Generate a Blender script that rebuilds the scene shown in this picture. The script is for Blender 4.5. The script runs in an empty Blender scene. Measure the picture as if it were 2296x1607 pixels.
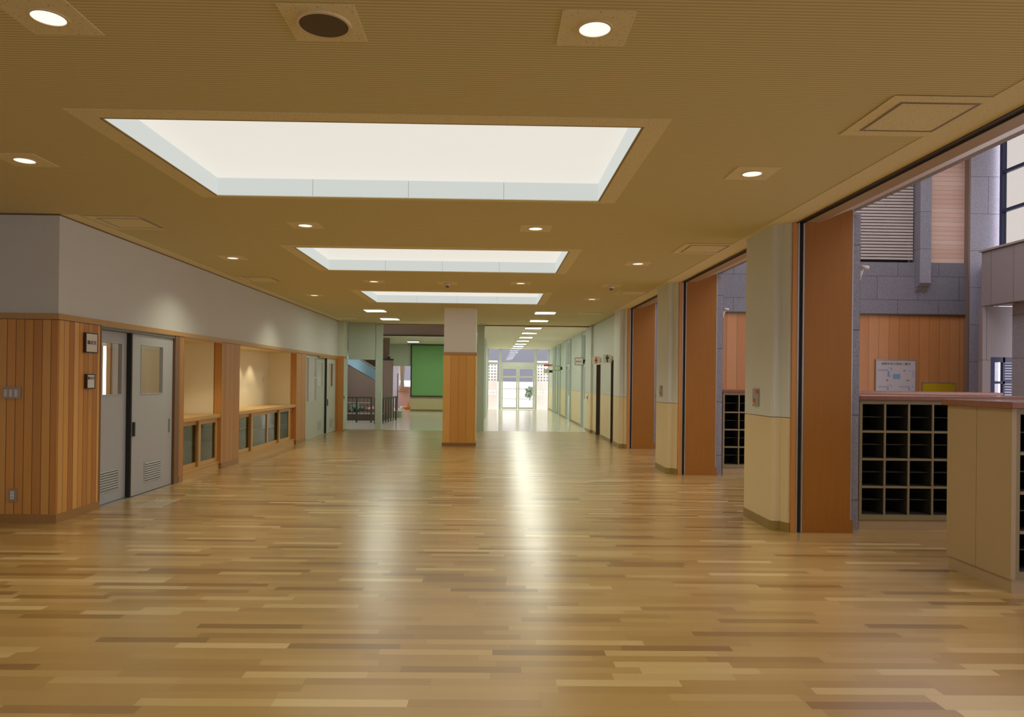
import bpy, bmesh, math, random
from mathutils import Vector, Matrix
random.seed(7)
SC = bpy.context.scene
COL = SC.collection

# ------------------------------------------------------------------ camera
F_PX, PPX, PPY, YAW, PITCH, ROLL = 1596.84, 1127.24, 845.72, 0.014357, 0.003564, 0.011768
EYE, CH = 1.46, 3.04                      # eye height, ceiling height
fv = Vector((math.sin(YAW)*math.cos(PITCH), math.cos(YAW)*math.cos(PITCH), math.sin(PITCH)))
r0 = Vector((math.cos(YAW), -math.sin(YAW), 0)); u0 = r0.cross(fv)
rv = r0*math.cos(ROLL)+u0*math.sin(ROLL); uv = u0*math.cos(ROLL)-r0*math.sin(ROLL)
cam = bpy.data.cameras.new('camera'); co = bpy.data.objects.new('camera', cam); COL.objects.link(co)
m = Matrix((rv, uv, -fv)).transposed().to_4x4(); m.translation = (0, 0, EYE); co.matrix_world = m
cam.sensor_width = 36; cam.sensor_fit = 'HORIZONTAL'; cam.lens = F_PX/2296*36
cam.shift_x = (1148-PPX)/2296; cam.shift_y = (PPY-803.5)/2296
cam.clip_start = .05; cam.clip_end = 300
SC.camera = co

# ------------------------------------------------------------------ sky, exposure, light levels
SKY_COL, SKY_STR = (0.95, 0.90, 1.0), 3.1
SKYLIGHT_STR = .78
DOWN_W = 88.0
TROFFER_STR = 27.0
SC.view_settings.view_transform = 'Standard'; SC.view_settings.look = 'None'
SC.view_settings.exposure = 0.0; SC.view_settings.gamma = 1.0; SC.view_settings.use_curve_mapping = False
w = bpy.data.worlds.new('world'); SC.world = w; w.use_nodes = True
w.node_tree.nodes['Background'].inputs[0].default_value = (*SKY_COL, 1)
w.node_tree.nodes['Background'].inputs[1].default_value = SKY_STR
cy = SC.cycles
cy.use_denoising = True; cy.max_bounces = 10; cy.diffuse_bounces = 6; cy.glossy_bounces = 5
cy.transparent_max_bounces = 12; cy.sample_clamp_indirect = 6; cy.caustics_reflective = False; cy.caustics_refractive = False

# ------------------------------------------------------------------ materials
MATS = {}
def newmat(name):
    m = bpy.data.materials.new(name); m.use_nodes = True; MATS[name] = m
    nt = m.node_tree; return m, nt, nt.nodes['Principled BSDF']
def N(nt, t, **k):
    n = nt.nodes.new(t)
    for a, b in k.items(): setattr(n, a, b)
    return n
def math_(nt, op, a, b=None, c=None):
    n = N(nt, 'ShaderNodeMath', operation=op)
    for i, v in enumerate((a, b, c)):
        if v is None: continue
        if isinstance(v, (int, float)): n.inputs[i].default_value = v
        else: nt.links.new(v, n.inputs[i])
    return n.outputs[0]
def mixc(nt, fac, a, b, mode='MIX'):
    n = N(nt, 'ShaderNodeMix', data_type='RGBA', blend_type=mode)
    for s, v in ((0, fac), (6, a), (7, b)):
        if isinstance(v, (int, float)): n.inputs[s].default_value = v
        elif isinstance(v, tuple): n.inputs[s].default_value = (*v[:3], 1)
        else: nt.links.new(v, n.inputs[s])
    return n.outputs[2]
def coords(nt):
    tc = N(nt, 'ShaderNodeTexCoord'); sp = N(nt, 'ShaderNodeSeparateXYZ')
    nt.links.new(tc.outputs['Object'], sp.inputs[0]); return tc.outputs['Object'], sp
def comb(nt, x, y, z):
    n = N(nt, 'ShaderNodeCombineXYZ')
    for i, v in enumerate((x, y, z)):
        if isinstance(v, (int, float)): n.inputs[i].default_value = v
        else: nt.links.new(v, n.inputs[i])
    return n.outputs[0]
def noise(nt, vec, scale, detail=3, rough=.5):
    n = N(nt, 'ShaderNodeTexNoise'); n.inputs['Scale'].default_value = scale
    n.inputs['Detail'].default_value = detail; n.inputs['Roughness'].default_value = rough
    nt.links.new(vec, n.inputs['Vector']); return n.outputs['Fac']
def bump(nt, p, h, strength, dist=.002):
    b = N(nt, 'ShaderNodeBump'); b.inputs['Strength'].default_value = strength; b.inputs['Distance'].default_value = dist
    nt.links.new(h, b.inputs['Height']); nt.links.new(b.outputs[0], p.inputs['Normal'])
def ramp(nt, fac, stops, interp='LINEAR'):
    n = N(nt, 'ShaderNodeValToRGB'); cr = n.color_ramp; cr.interpolation = interp
    while len(cr.elements) < len(stops): cr.elements.new(.5)
    for e, (p, c) in zip(cr.elements, stops): e.position = p; e.color = (*c, 1)
    nt.links.new(fac, n.inputs[0]); return n.outputs[0]

def paint(name, c, rough=.6, var=.04, scale=3., metal=0., bmp=0.0, spec=.5):
    m, nt, p = newmat(name); v, sp = coords(nt)
    f = noise(nt, v, scale, 4)
    d = tuple(max(0, x*(1-var)) for x in c); l = tuple(min(1, x*(1+var)) for x in c)
    nt.links.new(mixc(nt, f, d, l), p.inputs['Base Color'])
    p.inputs['Roughness'].default_value = rough; p.inputs['Metallic'].default_value = metal
    p.inputs['Specular IOR Level'].default_value = spec
    if bmp: bump(nt, p, noise(nt, v, 220, 2), bmp, .001)
    return m
def emit(name, c, s):
    m, nt, p = newmat(name); v, sp = coords(nt)
    f = noise(nt, v, 1.2, 2)
    nt.links.new(mixc(nt, f, tuple(x*.98 for x in c), c), p.inputs['Emission Color'])
    p.inputs['Base Color'].default_value = (.12, .12, .12, 1); p.inputs['Specular IOR Level'].default_value = .1; p.inputs['Emission Strength'].default_value = s
    return m
def glass(name, tint=(1, 1, 1), refl=.035):
    m, nt, p = newmat(name); nt.nodes.remove(p); out = nt.nodes['Material Output']
    t = N(nt, 'ShaderNodeBsdfTransparent'); t.inputs[0].default_value = (*tint, 1)
    g = N(nt, 'ShaderNodeBsdfGlossy'); g.inputs['Roughness'].default_value = .02
    lw = N(nt, 'ShaderNodeLayerWeight'); lw.inputs[0].default_value = .5
    f = math_(nt, 'MULTIPLY_ADD', math_(nt, 'POWER', lw.outputs['Facing'], 4.), .5, refl)
    mx = N(nt, 'ShaderNodeMixShader'); nt.links.new(f, mx.inputs[0])
    nt.links.new(t.outputs[0], mx.inputs[1]); nt.links.new(g.outputs[0], mx.inputs[2])
    nt.links.new(mx.outputs[0], out.inputs[0]); return m
def boards(name, cs, width, horiz=False, rough=.42, groove=.75, offset=0., length=None):
    """wood boards: vertical (index along x+y) or horizontal (index along z)"""
    m, nt, p = newmat(name); v, sp = coords(nt)
    h = math_(nt, 'ADD', sp.outputs[0], sp.outputs[1])
    u = sp.outputs[2] if horiz else h
    along = h if horiz else sp.outputs[2]
    us = math_(nt, 'DIVIDE', math_(nt, 'ADD', u, offset+50), width)
    idx = math_(nt, 'FLOOR', us); fr = math_(nt, 'FRACT', us)
    wn = N(nt, 'ShaderNodeTexWhiteNoise', noise_dimensions='2D')
    seg = 0.
    if length: seg = math_(nt, 'FLOOR', math_(nt, 'DIVIDE', math_(nt, 'ADD', along, 30), length))
    nt.links.new(comb(nt, idx, seg, 0), wn.inputs['Vector'])
    base = ramp(nt, wn.outputs['Value'], [(i/(len(cs)-1), c) for i, c in enumerate(cs)])
    gv = comb(nt, math_(nt, 'MULTIPLY', u, 22), math_(nt, 'MULTIPLY', along, 1.1), math_(nt, 'MULTIPLY', idx, 7.3))
    gr = noise(nt, gv, 2.5, 4, .6)
    c = mixc(nt, math_(nt, 'MULTIPLY', gr, .55), base, (.75, .55, .40), 'MULTIPLY')
    edge = math_(nt, 'LESS_THAN', math_(nt, 'MINIMUM', fr, math_(nt, 'SUBTRACT', 1., fr)), .0042/width)
    c = mixc(nt, math_(nt, 'MULTIPLY', edge, groove), c, (.10, .04, .015))
    nt.links.new(c, p.inputs['Base Color']); p.inputs['Roughness'].default_value = rough
    bump(nt, p, math_(nt, 'SUBTRACT', math_(nt, 'MULTIPLY', gr, .15), edge), .4, .003)
    return m
def veneer(name, c, rough=.4, fine=60, contrast=.35, coat=0.):
    m, nt, p = newmat(name); v, sp = coords(nt)
    h = math_(nt, 'ADD', sp.outputs[0], sp.outputs[1])
    g1 = noise(nt, comb(nt, math_(nt, 'MULTIPLY', h, fine), 0, math_(nt, 'MULTIPLY', sp.outputs[2], 1.4)), 1., 5, .65)
    g2 = noise(nt, comb(nt, math_(nt, 'MULTIPLY', h, 4.), 0, math_(nt, 'MULTIPLY', sp.outputs[2], .3)), 1.5, 3)
    d = tuple(x*(1-contrast) for x in c)
    cc = mixc(nt, g1, d, tuple(min(1, x*1.15) for x in c)); cc = mixc(nt, math_(nt, 'MULTIPLY', g2, .4), cc, tuple(x*.8 for x in c))
    nt.links.new(cc, p.inputs['Base Color']); p.inputs['Roughness'].default_value = rough
    return m
def granite(name, c, rowh, roww, zoff, rough=.55):
    m, nt, p = newmat(name); v, sp = coords(nt)
    h = math_(nt, 'ADD', sp.outputs[0], sp.outputs[1])
    b = N(nt, 'ShaderNodeTexBrick'); b.offset = .5; b.squash = 1
    vv = comb(nt, math_(nt, 'ADD', h, 40.), math_(nt, 'SUBTRACT', sp.outputs[2], zoff), 0)
    nt.links.new(vv, b.inputs['Vector'])
    for k, val in (('Scale', 1.), ('Mortar Size', .006), ('Mortar Smooth', .2), ('Bias', 0.), ('Brick Width', roww), ('Row Height', rowh)): b.inputs[k].default_value = val
    b.inputs['Color1'].default_value = (*[x*1.05 for x in c], 1); b.inputs['Color2'].default_value = (*[x*.95 for x in c], 1)
    b.inputs['Mortar'].default_value = (*[x*.35 for x in c], 1)
    sp1 = noise(nt, v, 90, 3, .7)
    spk = ramp(nt, sp1, [(.35, (.55, .55, .55)), (.5, (.95, .95, .95)), (.65, (1.3, 1.3, 1.3))])
    nt.links.new(mixc(nt, .8, b.outputs['Color'], spk, 'MULTIPLY'), p.inputs['Base Color'])
    p.inputs['Roughness'].default_value = rough
    bump(nt, p, b.outputs['Fac'], -.5, .004)
    return m

def parquet():
    m, nt, p = newmat('oak_parquet'); v, sp = coords(nt)
    W_, L_ = .0755, .605
    ys = math_(nt, 'DIVIDE', math_(nt, 'ADD', sp.outputs[1], 20), W_)
    row = math_(nt, 'FLOOR', ys); fy = math_(nt, 'FRACT', ys)
    wn = N(nt, 'ShaderNodeTexWhiteNoise', noise_dimensions='1D'); nt.links.new(row, wn.inputs['W'])
    xs = math_(nt, 'ADD', math_(nt, 'DIVIDE', math_(nt, 'ADD', sp.outputs[0], 30), L_), math_(nt, 'MULTIPLY', wn.outputs['Value'], 7.))
    col = math_(nt, 'FLOOR', xs); fx = math_(nt, 'FRACT', xs)
    w2 = N(nt, 'ShaderNodeTexWhiteNoise', noise_dimensions='2D'); nt.links.new(comb(nt, row, col, 0), w2.inputs['Vector'])
    base = ramp(nt, w2.outputs['Value'], [(0, (.27, .155, .045)), (.05, (.31, .18, .053)), (.12, (.43, .27, .085)), (.45, (.49, .32, .108)), (.78, (.54, .365, .135)), (.92, (.62, .45, .19)), (1, (.74, .58, .29))])
    gv = comb(nt, math_(nt, 'MULTIPLY', sp.outputs[0], 2.2), math_(nt, 'MULTIPLY', sp.outputs[1], 60), math_(nt, 'ADD', math_(nt, 'MULTIPLY', row, 3.7), math_(nt, 'MULTIPLY', col, 1.3)))
    gr = noise(nt, gv, 1.3, 5, .65)
    c = mixc(nt, math_(nt, 'MULTIPLY', gr, .45), base, (.78, .62, .48), 'MULTIPLY')
    ey = math_(nt, 'LESS_THAN', math_(nt, 'MINIMUM', fy, math_(nt, 'SUBTRACT', 1., fy)), .009)
    ex = math_(nt, 'LESS_THAN', math_(nt, 'MINIMUM', fx, math_(nt, 'SUBTRACT', 1., fx)), .0014)
    e = math_(nt, 'MAXIMUM', ex, ey)
    c = mixc(nt, math_(nt, 'MULTIPLY', e, .35), c, (.18, .09, .035))
    nt.links.new(c, p.inputs['Base Color'])
    r = math_(nt, 'MULTIPLY_ADD', noise(nt, v, 1.7, 3), .08, .27)
    nt.links.new(r, p.inputs['Roughness'])
    p.inputs['Specular IOR Level'].default_value = .6; p.inputs['Coat Weight'].default_value = 1.0; p.inputs['Coat Roughness'].default_value = .28
    return m
def ribbed(name, c, groove):
    m, nt, p = newmat(name); v, sp = coords(nt)
    fr = math_(nt, 'FRACT', math_(nt, 'DIVIDE', math_(nt, 'ADD', sp.outputs[1], 20), .0255))
    g = math_(nt, 'LESS_THAN', fr, .36)
    f = noise(nt, v, 30, 4, .7)
    cc = mixc(nt, f, tuple(x*.94 for x in c), c)
    cc = mixc(nt, g, cc, groove)
    nt.links.new(cc, p.inputs['Base Color']); p.inputs['Roughness'].default_value = .9
    bump(nt, p, math_(nt, 'SUBTRACT', 0., g), .6, .004)
    return m
def speckled(name, c):
    m, nt, p = newmat(name); v, sp = coords(nt)
    f = noise(nt, v, 110, 2, .5)
    cc = ramp(nt, f, [(.30, tuple(x*.45 for x in c)), (.36, c), (1, c)])
    nt.links.new(cc, p.inputs['Base Color']); p.inputs['Roughness'].default_value = .9
    return m

M = {}
M['floor'] = parquet()
M['vinyl'] = paint('pale_green_vinyl', (.76, .73, .61), .16, .05, 4)
M['rib'] = ribbed('ribbed_rock_wool_ceiling', (.70, .64, .36), (.51, .46, .235))
M['ceil'] = speckled('plain_rock_wool_panel', (.76, .70, .44))
M['ceil2'] = paint('corridor_ceiling_board', (.76, .72, .55), .9, .03)
M['white'] = paint('white_paint', (.80, .80, .76), .6, .02)
M['upper'] = paint('warm_grey_wall_paint', (.55, .57, .55), .7, .03, 2, bmp=.1)
M['green'] = paint('green_grey_wall_paint', (.55, .60, .52), .7, .03, 2, bmp=.1)
M['dgreen'] = paint('sage_steel_paint', (.46, .56, .50), .5, .03)
M['cream'] = paint('cream_wall_paint', (.72, .62, .38), .7, .03, 2, bmp=.1)
M['pgrey'] = paint('pillar_grey_paint', (.64, .69, .65), .7, .03, 2, bmp=.1)
M['niche'] = paint('niche_cream_paint', (.80, .73, .52), .7, .02)
M['olive'] = paint('olive_base_vinyl', (.30, .22, .06), .5, .05)
M['cedar'] = boards('cedar_boards', [(.64, .33, .085), (.50, .23, .05), (.72, .43, .13), (.60, .31, .07), (.44, .18, .04), (.68, .38, .10)], .0855, offset=.03)
M['column_boards'] = boards('column_boards', [(.86, .50, .11), (.76, .41, .08), (.90, .57, .15)], .176, groove=.45, offset=.02)
M['slats'] = boards('narrow_slats', [(.58, .32, .10), (.46, .23, .07), (.64, .37, .13)], .043)
M['hallboards'] = boards('wide_hall_boards', [(.56, .26, .09), (.48, .21, .065), (.60, .30, .12)], .235, groove=.7)
M['hboards'] = boards('horizontal_hall_boards', [(.86, .63, .53), (.80, .55, .45), (.90, .70, .60), (.83, .59, .49)], .105, horiz=True, groove=.45)
M['trim'] = veneer('wood_trim', (.48, .28, .09), .4, 30, .25)
M['trimd'] = veneer('baseboard_wood', (.36, .19, .06), .4, 30, .25)
M['oak'] = veneer('oak_joinery', (.60, .37, .13), .38, 40, .25)
M['jamb'] = veneer('orange_jamb', (.58, .27, .07), .4, 40, .3)
M['darkjamb'] = veneer('dark_wood_jamb', (.20, .10, .045), .4, 40, .3)
M['panel'] = veneer('orange_veneer_panel', (.37, .145, .010), .6, 70, .28)
M['worktop'] = veneer('reddish_worktop', (.30, .125, .075), .25, 25, .35)
M['granite'] = granite('grey_granite', (.22, .215, .25), .54, .95, .17)
M['granite2'] = granite('grey_granite_tall', (.30, .30, .345), .85, 3.0, .30)
M['granite3'] = granite('rough_granite', (.30, .26, .26), 1.1, .62, 3.08)
M['louver'] = paint('louver_slats', (.52, .46, .42), .5, .05)
M['dark'] = paint('near_black', (.012, .014, .016), .5, .1)
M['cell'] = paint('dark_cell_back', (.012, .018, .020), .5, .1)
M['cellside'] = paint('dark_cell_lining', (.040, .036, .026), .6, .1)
M['granite4'] = granite('pale_grey_granite', (.46, .45, .52), .85, 3.0, .30)
M['colpaint'] = paint('column_plaster', (.74, .73, .66), .7, .02)
M['header'] = paint('header_soffit_paint', (.42, .33, .24), .45, .05)
M['navy'] = paint('navy_frame', (.03, .035, .10), .4, .1)
M['shoe'] = paint('beige_cabinet_laminate', (.44, .335, .19), .5, .04, 6)
M['shoeedge'] = paint('cabinet_frame_laminate', (.27, .22, .12), .5, .04, 6)
M['alu'] = paint('aluminium', (.55, .53, .50), .35, .04, 5, metal=.7)
M['steel'] = paint('switch_plate_steel', (.34, .31, .28), .4, .04, 5, metal=.5)
M['door'] = paint('grey_door_paint', (.39, .41, .43), .45, .02, 2)
M['door2'] = paint('green_grey_door_paint', (.46, .53, .47), .45, .02, 2)
M['gasket'] = paint('dark_louver_slot', (.16, .16, .14), .5, .05)
M['glass'] = glass('clear_glass')
M['filmglass'] = glass('cream_film_glass', (.50, .49, .45), .03)
M['dglass'] = glass('tinted_glass', (.75, .78, .72), .10)
M['skyl'] = emit('luminous_skylight_film', (1.0, .955, .86), SKYLIGHT_STR)
M['well'] = emit('emissive_well_wall', (.90, .955, .90), .62)  # emission added to the well walls so they glow beside the diffuser
M['lamp'] = emit('downlight_lens', (1.0, .95, .84), 1.1)
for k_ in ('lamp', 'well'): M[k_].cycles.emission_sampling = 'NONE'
M['trof'] = emit('troffer_lens', (.95, 1.0, .84), TROFFER_STR)
M['speaker'] = paint('speaker_mesh', (.10, .075, .045), .7, .2, 200)
M['board'] = paint('green_cork_board', (.24, .50, .20), .7, .05)
M['boardframe'] = paint('dark_bronze_frame', (.08, .06, .03), .5, .05)
M['sign'] = paint('sign_face_white', (.66, .64, .58), .5, .02)
M['boardface'] = paint('map_board_face', (.47, .44, .45), .5, .02)
M['signplate'] = paint('white_sign_plate', (.85, .84, .78), .5, .02)
M['greensign'] = paint('green_sign_plate', (.52, .64, .40), .5, .02)
M['creamsign'] = paint('cream_sign_plate', (.74, .68, .50), .5, .02)
M['signframe'] = paint('sign_frame_black', (.03, .025, .02), .5, .05)
M['ink'] = paint('sign_ink', (.06, .05, .05), .6, .02)
M['blue'] = paint('map_blue', (.16, .30, .48), .6, .03)
M['mapline'] = paint('map_lavender', (.30, .31, .42), .6, .03)
M['yellow'] = paint('yellow_board', (.46, .32, .005), .5, .04)
M['red'] = paint('red_paint', (.70, .06, .03), .5, .04)
M['bluep'] = paint('blue_paint', (.03, .09, .30), .5, .04)
M['brown'] = paint('brown_stair_plaster', (.26, .19, .145), .7, .05)
M['stairglass'] = paint('blue_reflection_steel', (.25, .42, .50), .15, .05, 3, metal=.6)  # blue of reflected daylight is put into the steel colour
M['pink'] = paint('pink_wall', (.62, .36, .29), .6, .04)
M['lav'] = paint('lavender_wall', (.50, .46, .52), .6, .04)
M['curtain'] = paint('curtain_cloth', (.75, .64, .52), .9, .06, 8)
M['rail'] = paint('dark_railing_metal', (.07, .08, .055), .35, .1, 5, metal=.5)
M['outwhite'] = paint('outside_white_wall', (.93, .91, .86), .7, .02)
M['outgrey'] = paint('outside_blue_grey_wall', (.125, .135, .155), .8, .06, .3)
M['leaf'] = paint('shrub_leaf', (.14, .20, .13), .6, .3, 12)
M['orange'] = paint('orange_plastic', (.85, .25, .05), .5, .05)
M['restroom'] = paint('dark_brown_partition', (.09, .065, .04), .5, .05)
M['frame_w'] = paint('pale_steel_frame', (.68, .70, .62), .4, .03)
M['jambcream'] = M['cream']

# ------------------------------------------------------------------ mesh builder
class MB:
    def __init__(s, org=(0, 0, 0)): s.bm = bmesh.new(); s.o = Vector(org); s.mi = 0
    def box(s, x0, x1, y0, y1, z0, z1):
        x0, x1 = sorted((x0, x1)); y0, y1 = sorted((y0, y1)); z0, z1 = sorted((z0, z1))
        v = [s.bm.verts.new(Vector(c)-s.o) for c in ((x0,y0,z0),(x1,y0,z0),(x1,y1,z0),(x0,y1,z0),(x0,y0,z1),(x1,y0,z1),(x1,y1,z1),(x0,y1,z1))]
        for f in ((0,3,2,1),(4,5,6,7),(0,1,5,4),(1,2,6,5),(2,3,7,6),(3,0,4,7)):
            fc = s.bm.faces.new([v[i] for i in f]); fc.material_index = s.mi
        return s
    def prism(s, poly, a, b, axis='z'):
        """extrude a polygon: axis z -> poly in (x,y); y -> (x,z); x -> (y,z)"""
        def P(p, t):
            c = {'z': (p[0], p[1], t), 'y': (p[0], t, p[1]), 'x': (t, p[0], p[1])}[axis]
            return Vector(c)-s.o
        A = [s.bm.verts.new(P(p, a)) for p in poly]; B = [s.bm.verts.new(P(p, b)) for p in poly]
        n = len(poly); fs = [s.bm.faces.new(A), s.bm.faces.new(B[::-1])]
        for i in range(n): fs.append(s.bm.faces.new((A[i], B[i], B[(i+1) % n], A[(i+1) % n])))
        for f in fs: f.material_index = s.mi
        return s
    def cyl(s, p, q, r, r2=None, n=16, caps=True):
        p = Vector(p)-s.o; q = Vector(q)-s.o; d = (q-p).normalized(); r2 = r if r2 is None else r2
        a = d.orthogonal().normalized(); b = d.cross(a)
        A = []; B = []
        for i in range(n):
            t = 2*math.pi*i/n; k = a*math.cos(t)+b*math.sin(t)
            A.append(s.bm.verts.new(p+k*r)); B.append(s.bm.verts.new(q+k*r2))
        for i in range(n):
            f = s.bm.faces.new((A[i], A[(i+1) % n], B[(i+1) % n], B[i])); f.smooth = n > 8; f.material_index = s.mi
        if caps:
            s.bm.faces.new(A[::-1]).material_index = s.mi; s.bm.faces.new(B).material_index = s.mi
        return s
    def ring(s, c, r0, r1, z0, z1, n=32):
        """annular tube around z"""
        c = Vector(c)-s.o; L = []
        for r, z in ((r0, z0), (r1, z0), (r1, z1), (r0, z1)):
            L.append([s.bm.verts.new(Vector((c.x+r*math.cos(2*math.pi*i/n), c.y+r*math.sin(2*math.pi*i/n), z-s.o.z))) for i in range(n)])
        for k in range(4):
            for i in range(n):
                s.bm.faces.new((L[k][i], L[k][(i+1) % n], L[(k+1) % 4][(i+1) % n], L[(k+1) % 4][i]))
        return s
    def disc(s, c, r, n=32, flip=False):
        c = Vector(c)-s.o
        v = [s.bm.verts.new(c+Vector((r*math.cos(2*math.pi*i/n), r*math.sin(2*math.pi*i/n), 0))) for i in range(n)]
        s.bm.faces.new(v[::-1] if flip else v); return s
    def plate_hole(s, x0, x1, y0, y1, c, r, z0, z1, n=32):
        """square plate with a round hole"""
        c = Vector((c[0], c[1]))
        inner = [(c.x+r*math.cos(2*math.pi*i/n), c.y+r*math.sin(2*math.pi*i/n)) for i in range(n)]
        def sq(i):
            t = 2*math.pi*i/n; dx, dy = math.cos(t), math.sin(t); k = 1/max(abs(dx)/((x1-x0)/2), abs(dy)/((y1-y0)/2))
            return ((x0+x1)/2+dx*k, (y0+y1)/2+dy*k)
        outer = [sq(i) for i in range(n)]
        lv = lambda pts, z: [s.bm.verts.new(Vector((p[0], p[1], z))-s.o) for p in pts]
        I0, O0, O1, I1 = lv(inner, z0), lv(outer, z0), lv(outer, z1), lv(inner, z1)
        for A, B in ((I0, O0), (O0, O1), (O1, I1), (I1, I0)):
            for i in range(n): s.bm.faces.new((A[i], A[(i+1) % n], B[(i+1) % n], B[i]))
        return s
    def blob(s, c, r, sub=2, sc=(1, 1, 1), jit=0.):
        mt = Matrix.Translation(Vector(c)-s.o) @ Matrix.Diagonal((*sc, 1))
        g = bmesh.ops.create_icosphere(s.bm, subdivisions=sub, radius=r, matrix=mt)
        for v in g['verts']:
            if jit: v.co += Vector((random.uniform(-jit, jit), random.uniform(-jit, jit), random.uniform(-jit, jit)))
            for f in v.link_faces: f.smooth = True
        return s
    def grid(s, fn, nu, nv, thick=0.):
        V = [[s.bm.verts.new(Vector(fn(i/nu, j/nv))-s.o) for j in range(nv+1)] for i in range(nu+1)]
        for i in range(nu):
            for j in range(nv):
                f = s.bm.faces.new((V[i][j], V[i+1][j], V[i+1][j+1], V[i][j+1])); f.smooth = True
        return s
def build(name, mb, mats, parent=None, label=None, bevel=0., normals=True):
    if not isinstance(mats, (list, tuple)): mats = [mats]
    me = bpy.data.meshes.new(name)
    if normals: bmesh.ops.recalc_face_normals(mb.bm, faces=mb.bm.faces[:])
    mb.bm.to_mesh(me); mb.bm.free()
    for m_ in mats: me.materials.append(M[m_] if isinstance(m_, str) else m_)
    o = bpy.data.objects.new(name, me); COL.objects.link(o)
    if parent is not None: o.parent = parent
    else: o.location = mb.o
    if label: o['label'] = label
    if bevel:
        b = o.modifiers.new('bevel', 'BEVEL'); b.width = bevel; b.segments = 2; b.limit_method = 'ANGLE'; b.angle_limit = .6
    return o
def part(name, mb, mats, parent, label=None, bevel=0.):
    """mesh given in world coordinates; re-expressed relative to its thing"""
    return build(name, mb, mats, parent, label, bevel)
def thing(name, label, cat, loc, group=None):
    o = bpy.data.objects.new(name, None); o.empty_display_size = .1; COL.objects.link(o); o.location = loc
    o['label'] = label; o['category'] = cat
    if group: o['group'] = group
    return o
def tag(o, label, cat, group=None):
    o['label'] = label; o['category'] = cat
    if group: o['group'] = group
    return o
def struct(name, mb, mats, label=None, bevel=0.):
    o = build(name, mb, mats, None, label, bevel); o['kind'] = 'structure'; return o
def structempty(name, loc, label=None):
    o = bpy.data.objects.new(name, None); o.empty_display_size = .1; COL.objects.link(o); o.location = loc; o['kind'] = 'structure'
    if label: o['label'] = label
    return o
def kids(o): return [c for c in bpy.data.objects if c.parent == o]
def dup(root, loc, label, group=None):
    r = root.copy(); COL.objects.link(r); r.location = loc; r['label'] = label
    if group: r['group'] = group
    for ch in kids(root):
        c = ch.copy(); COL.objects.link(c); c.parent = r
        for g in kids(ch):
            d = g.copy(); COL.objects.link(d); d.parent = c
    return r
def text(body, size, loc, rot, mat, parent=None, name='lettering', org=(0, 0, 0), align='CENTER', squash=1., bold=0.):
    c = bpy.data.curves.new('t', 'FONT'); c.body = body; c.size = size; c.align_x = align; c.align_y = 'CENTER'; c.extrude = .0008; c.offset = bold
    o = bpy.data.objects.new('t', c); COL.objects.link(o); bpy.context.view_layer.update()
    me = bpy.data.meshes.new_from_object(o.evaluated_get(bpy.context.evaluated_depsgraph_get()))
    bpy.data.objects.remove(o); bpy.data.curves.remove(c)
    mt = Matrix.Translation(Vector(loc)-Vector(org)) @ rot.to_4x4() @ Matrix.Diagonal((squash, 1, 1, 1))
    me.transform(mt); me.materials.clear(); me.materials.append(M[mat])
    o = bpy.data.objects.new(name, me); COL.objects.link(o); o.parent = parent; return o
ROT_NY = Matrix(((1, 0, 0), (0, 0, -1), (0, 1, 0)))        # text facing -Y (towards the camera)
ROT_PX = Matrix(((0, 0, 1), (1, 0, 0), (0, 1, 0)))         # text facing +X (on the left wall)

# ================================================================== STRUCTURE
YEND, YG, VY0, VY1 = 35.6, 20.3, 20.62, 25.7
# floors
struct('floor', MB().box(-9, 13, -5, YG, -.12, 0), 'floor')
struct('floor', MB().box(-9, 13, YG, 36.1, -.12, -.0005), 'vinyl')
# main ribbed ceiling with skylight holes
SKX0, SKX1 = -2.42, .912
SKY_Y = [(4.405, 6.235), (8.67, 10.455), (12.92, 14.80)]
ys = [-4.] + [v for a in SKY_Y for v in a] + [VY0]
cb = MB()
cb.box(-9, SKX0, -4, VY0, CH, CH+.06); cb.box(SKX1, 2.965, -4, VY0, CH, CH+.06)
for i in range(0, len(ys), 2): cb.box(SKX0, SKX1, ys[i], ys[i+1], CH, CH+.06)
struct('ceiling', cb, 'rib')
struct('ceiling', MB().box(-9, 3.6, -4, VY0, CH+.32, CH+.5), 'white')
# plain strips: along left wall, along shutter track
struct('ceiling', MB().box(-4.27, -4.12, 7.075, 19.7, CH-.003, CH+.001).box(2.72, 2.964, -3.9, 16.2, CH-.003, CH+.001), 'ceil')
# corridor ceiling and stair hall ceiling
struct('ceiling', MB().box(-.35, 2.95, VY0, YEND, CH-.03, CH+.1), 'ceil2')
struct('ceiling', MB().box(-5.8, -.35, VY1, 35.3, CH, CH+.1), 'ceil2')
# void above the stair hall: fascia and roof
struct('wall_void', MB().prism([(-5.8, VY1-.06), (-1.6, VY1-.06), (-.6, 24.6), (-.6, 24.9), (-1.6, VY1), (-5.8, VY1)], CH-.02, 4.6).box(-.6, -.35, VY0+.02, 24.9, CH+.1, 4.6).box(-5.8, -.36, VY0, VY0+.1, CH+.5, 4.6), 'brown')
struct('ceiling', MB().box(-5.8, -.3, VY0, VY1+.2, 4.6, 4.7), 'white')
struct('trim_1', MB().prism([(-5.78, VY1-.10), (-1.6, VY1-.10), (-.62, 24.55), (-.62, 24.6), (-1.6, VY1-.06), (-5.78, VY1-.06)], CH-.05, CH-.02), 'dark')
struct('wall_rear', MB().box(-.8, 3.6, -4.1, -4.0, .95, 2.0).box(-9.1, 3.6, -4.1, -4.0, 0, .95).box(-9.1, 3.6, -4.1, -4.0, 2.0, CH+.3), 'upper')
struct('wall_hall_rear', MB().box(3.6, 11.6, -4.1, -4.0, 0, 7.6), 'granite2')
struct('wall_far_left', MB().box(-9.1, -9.0, -4.0, 7.07, 0, CH+.3), 'upper')
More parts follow.
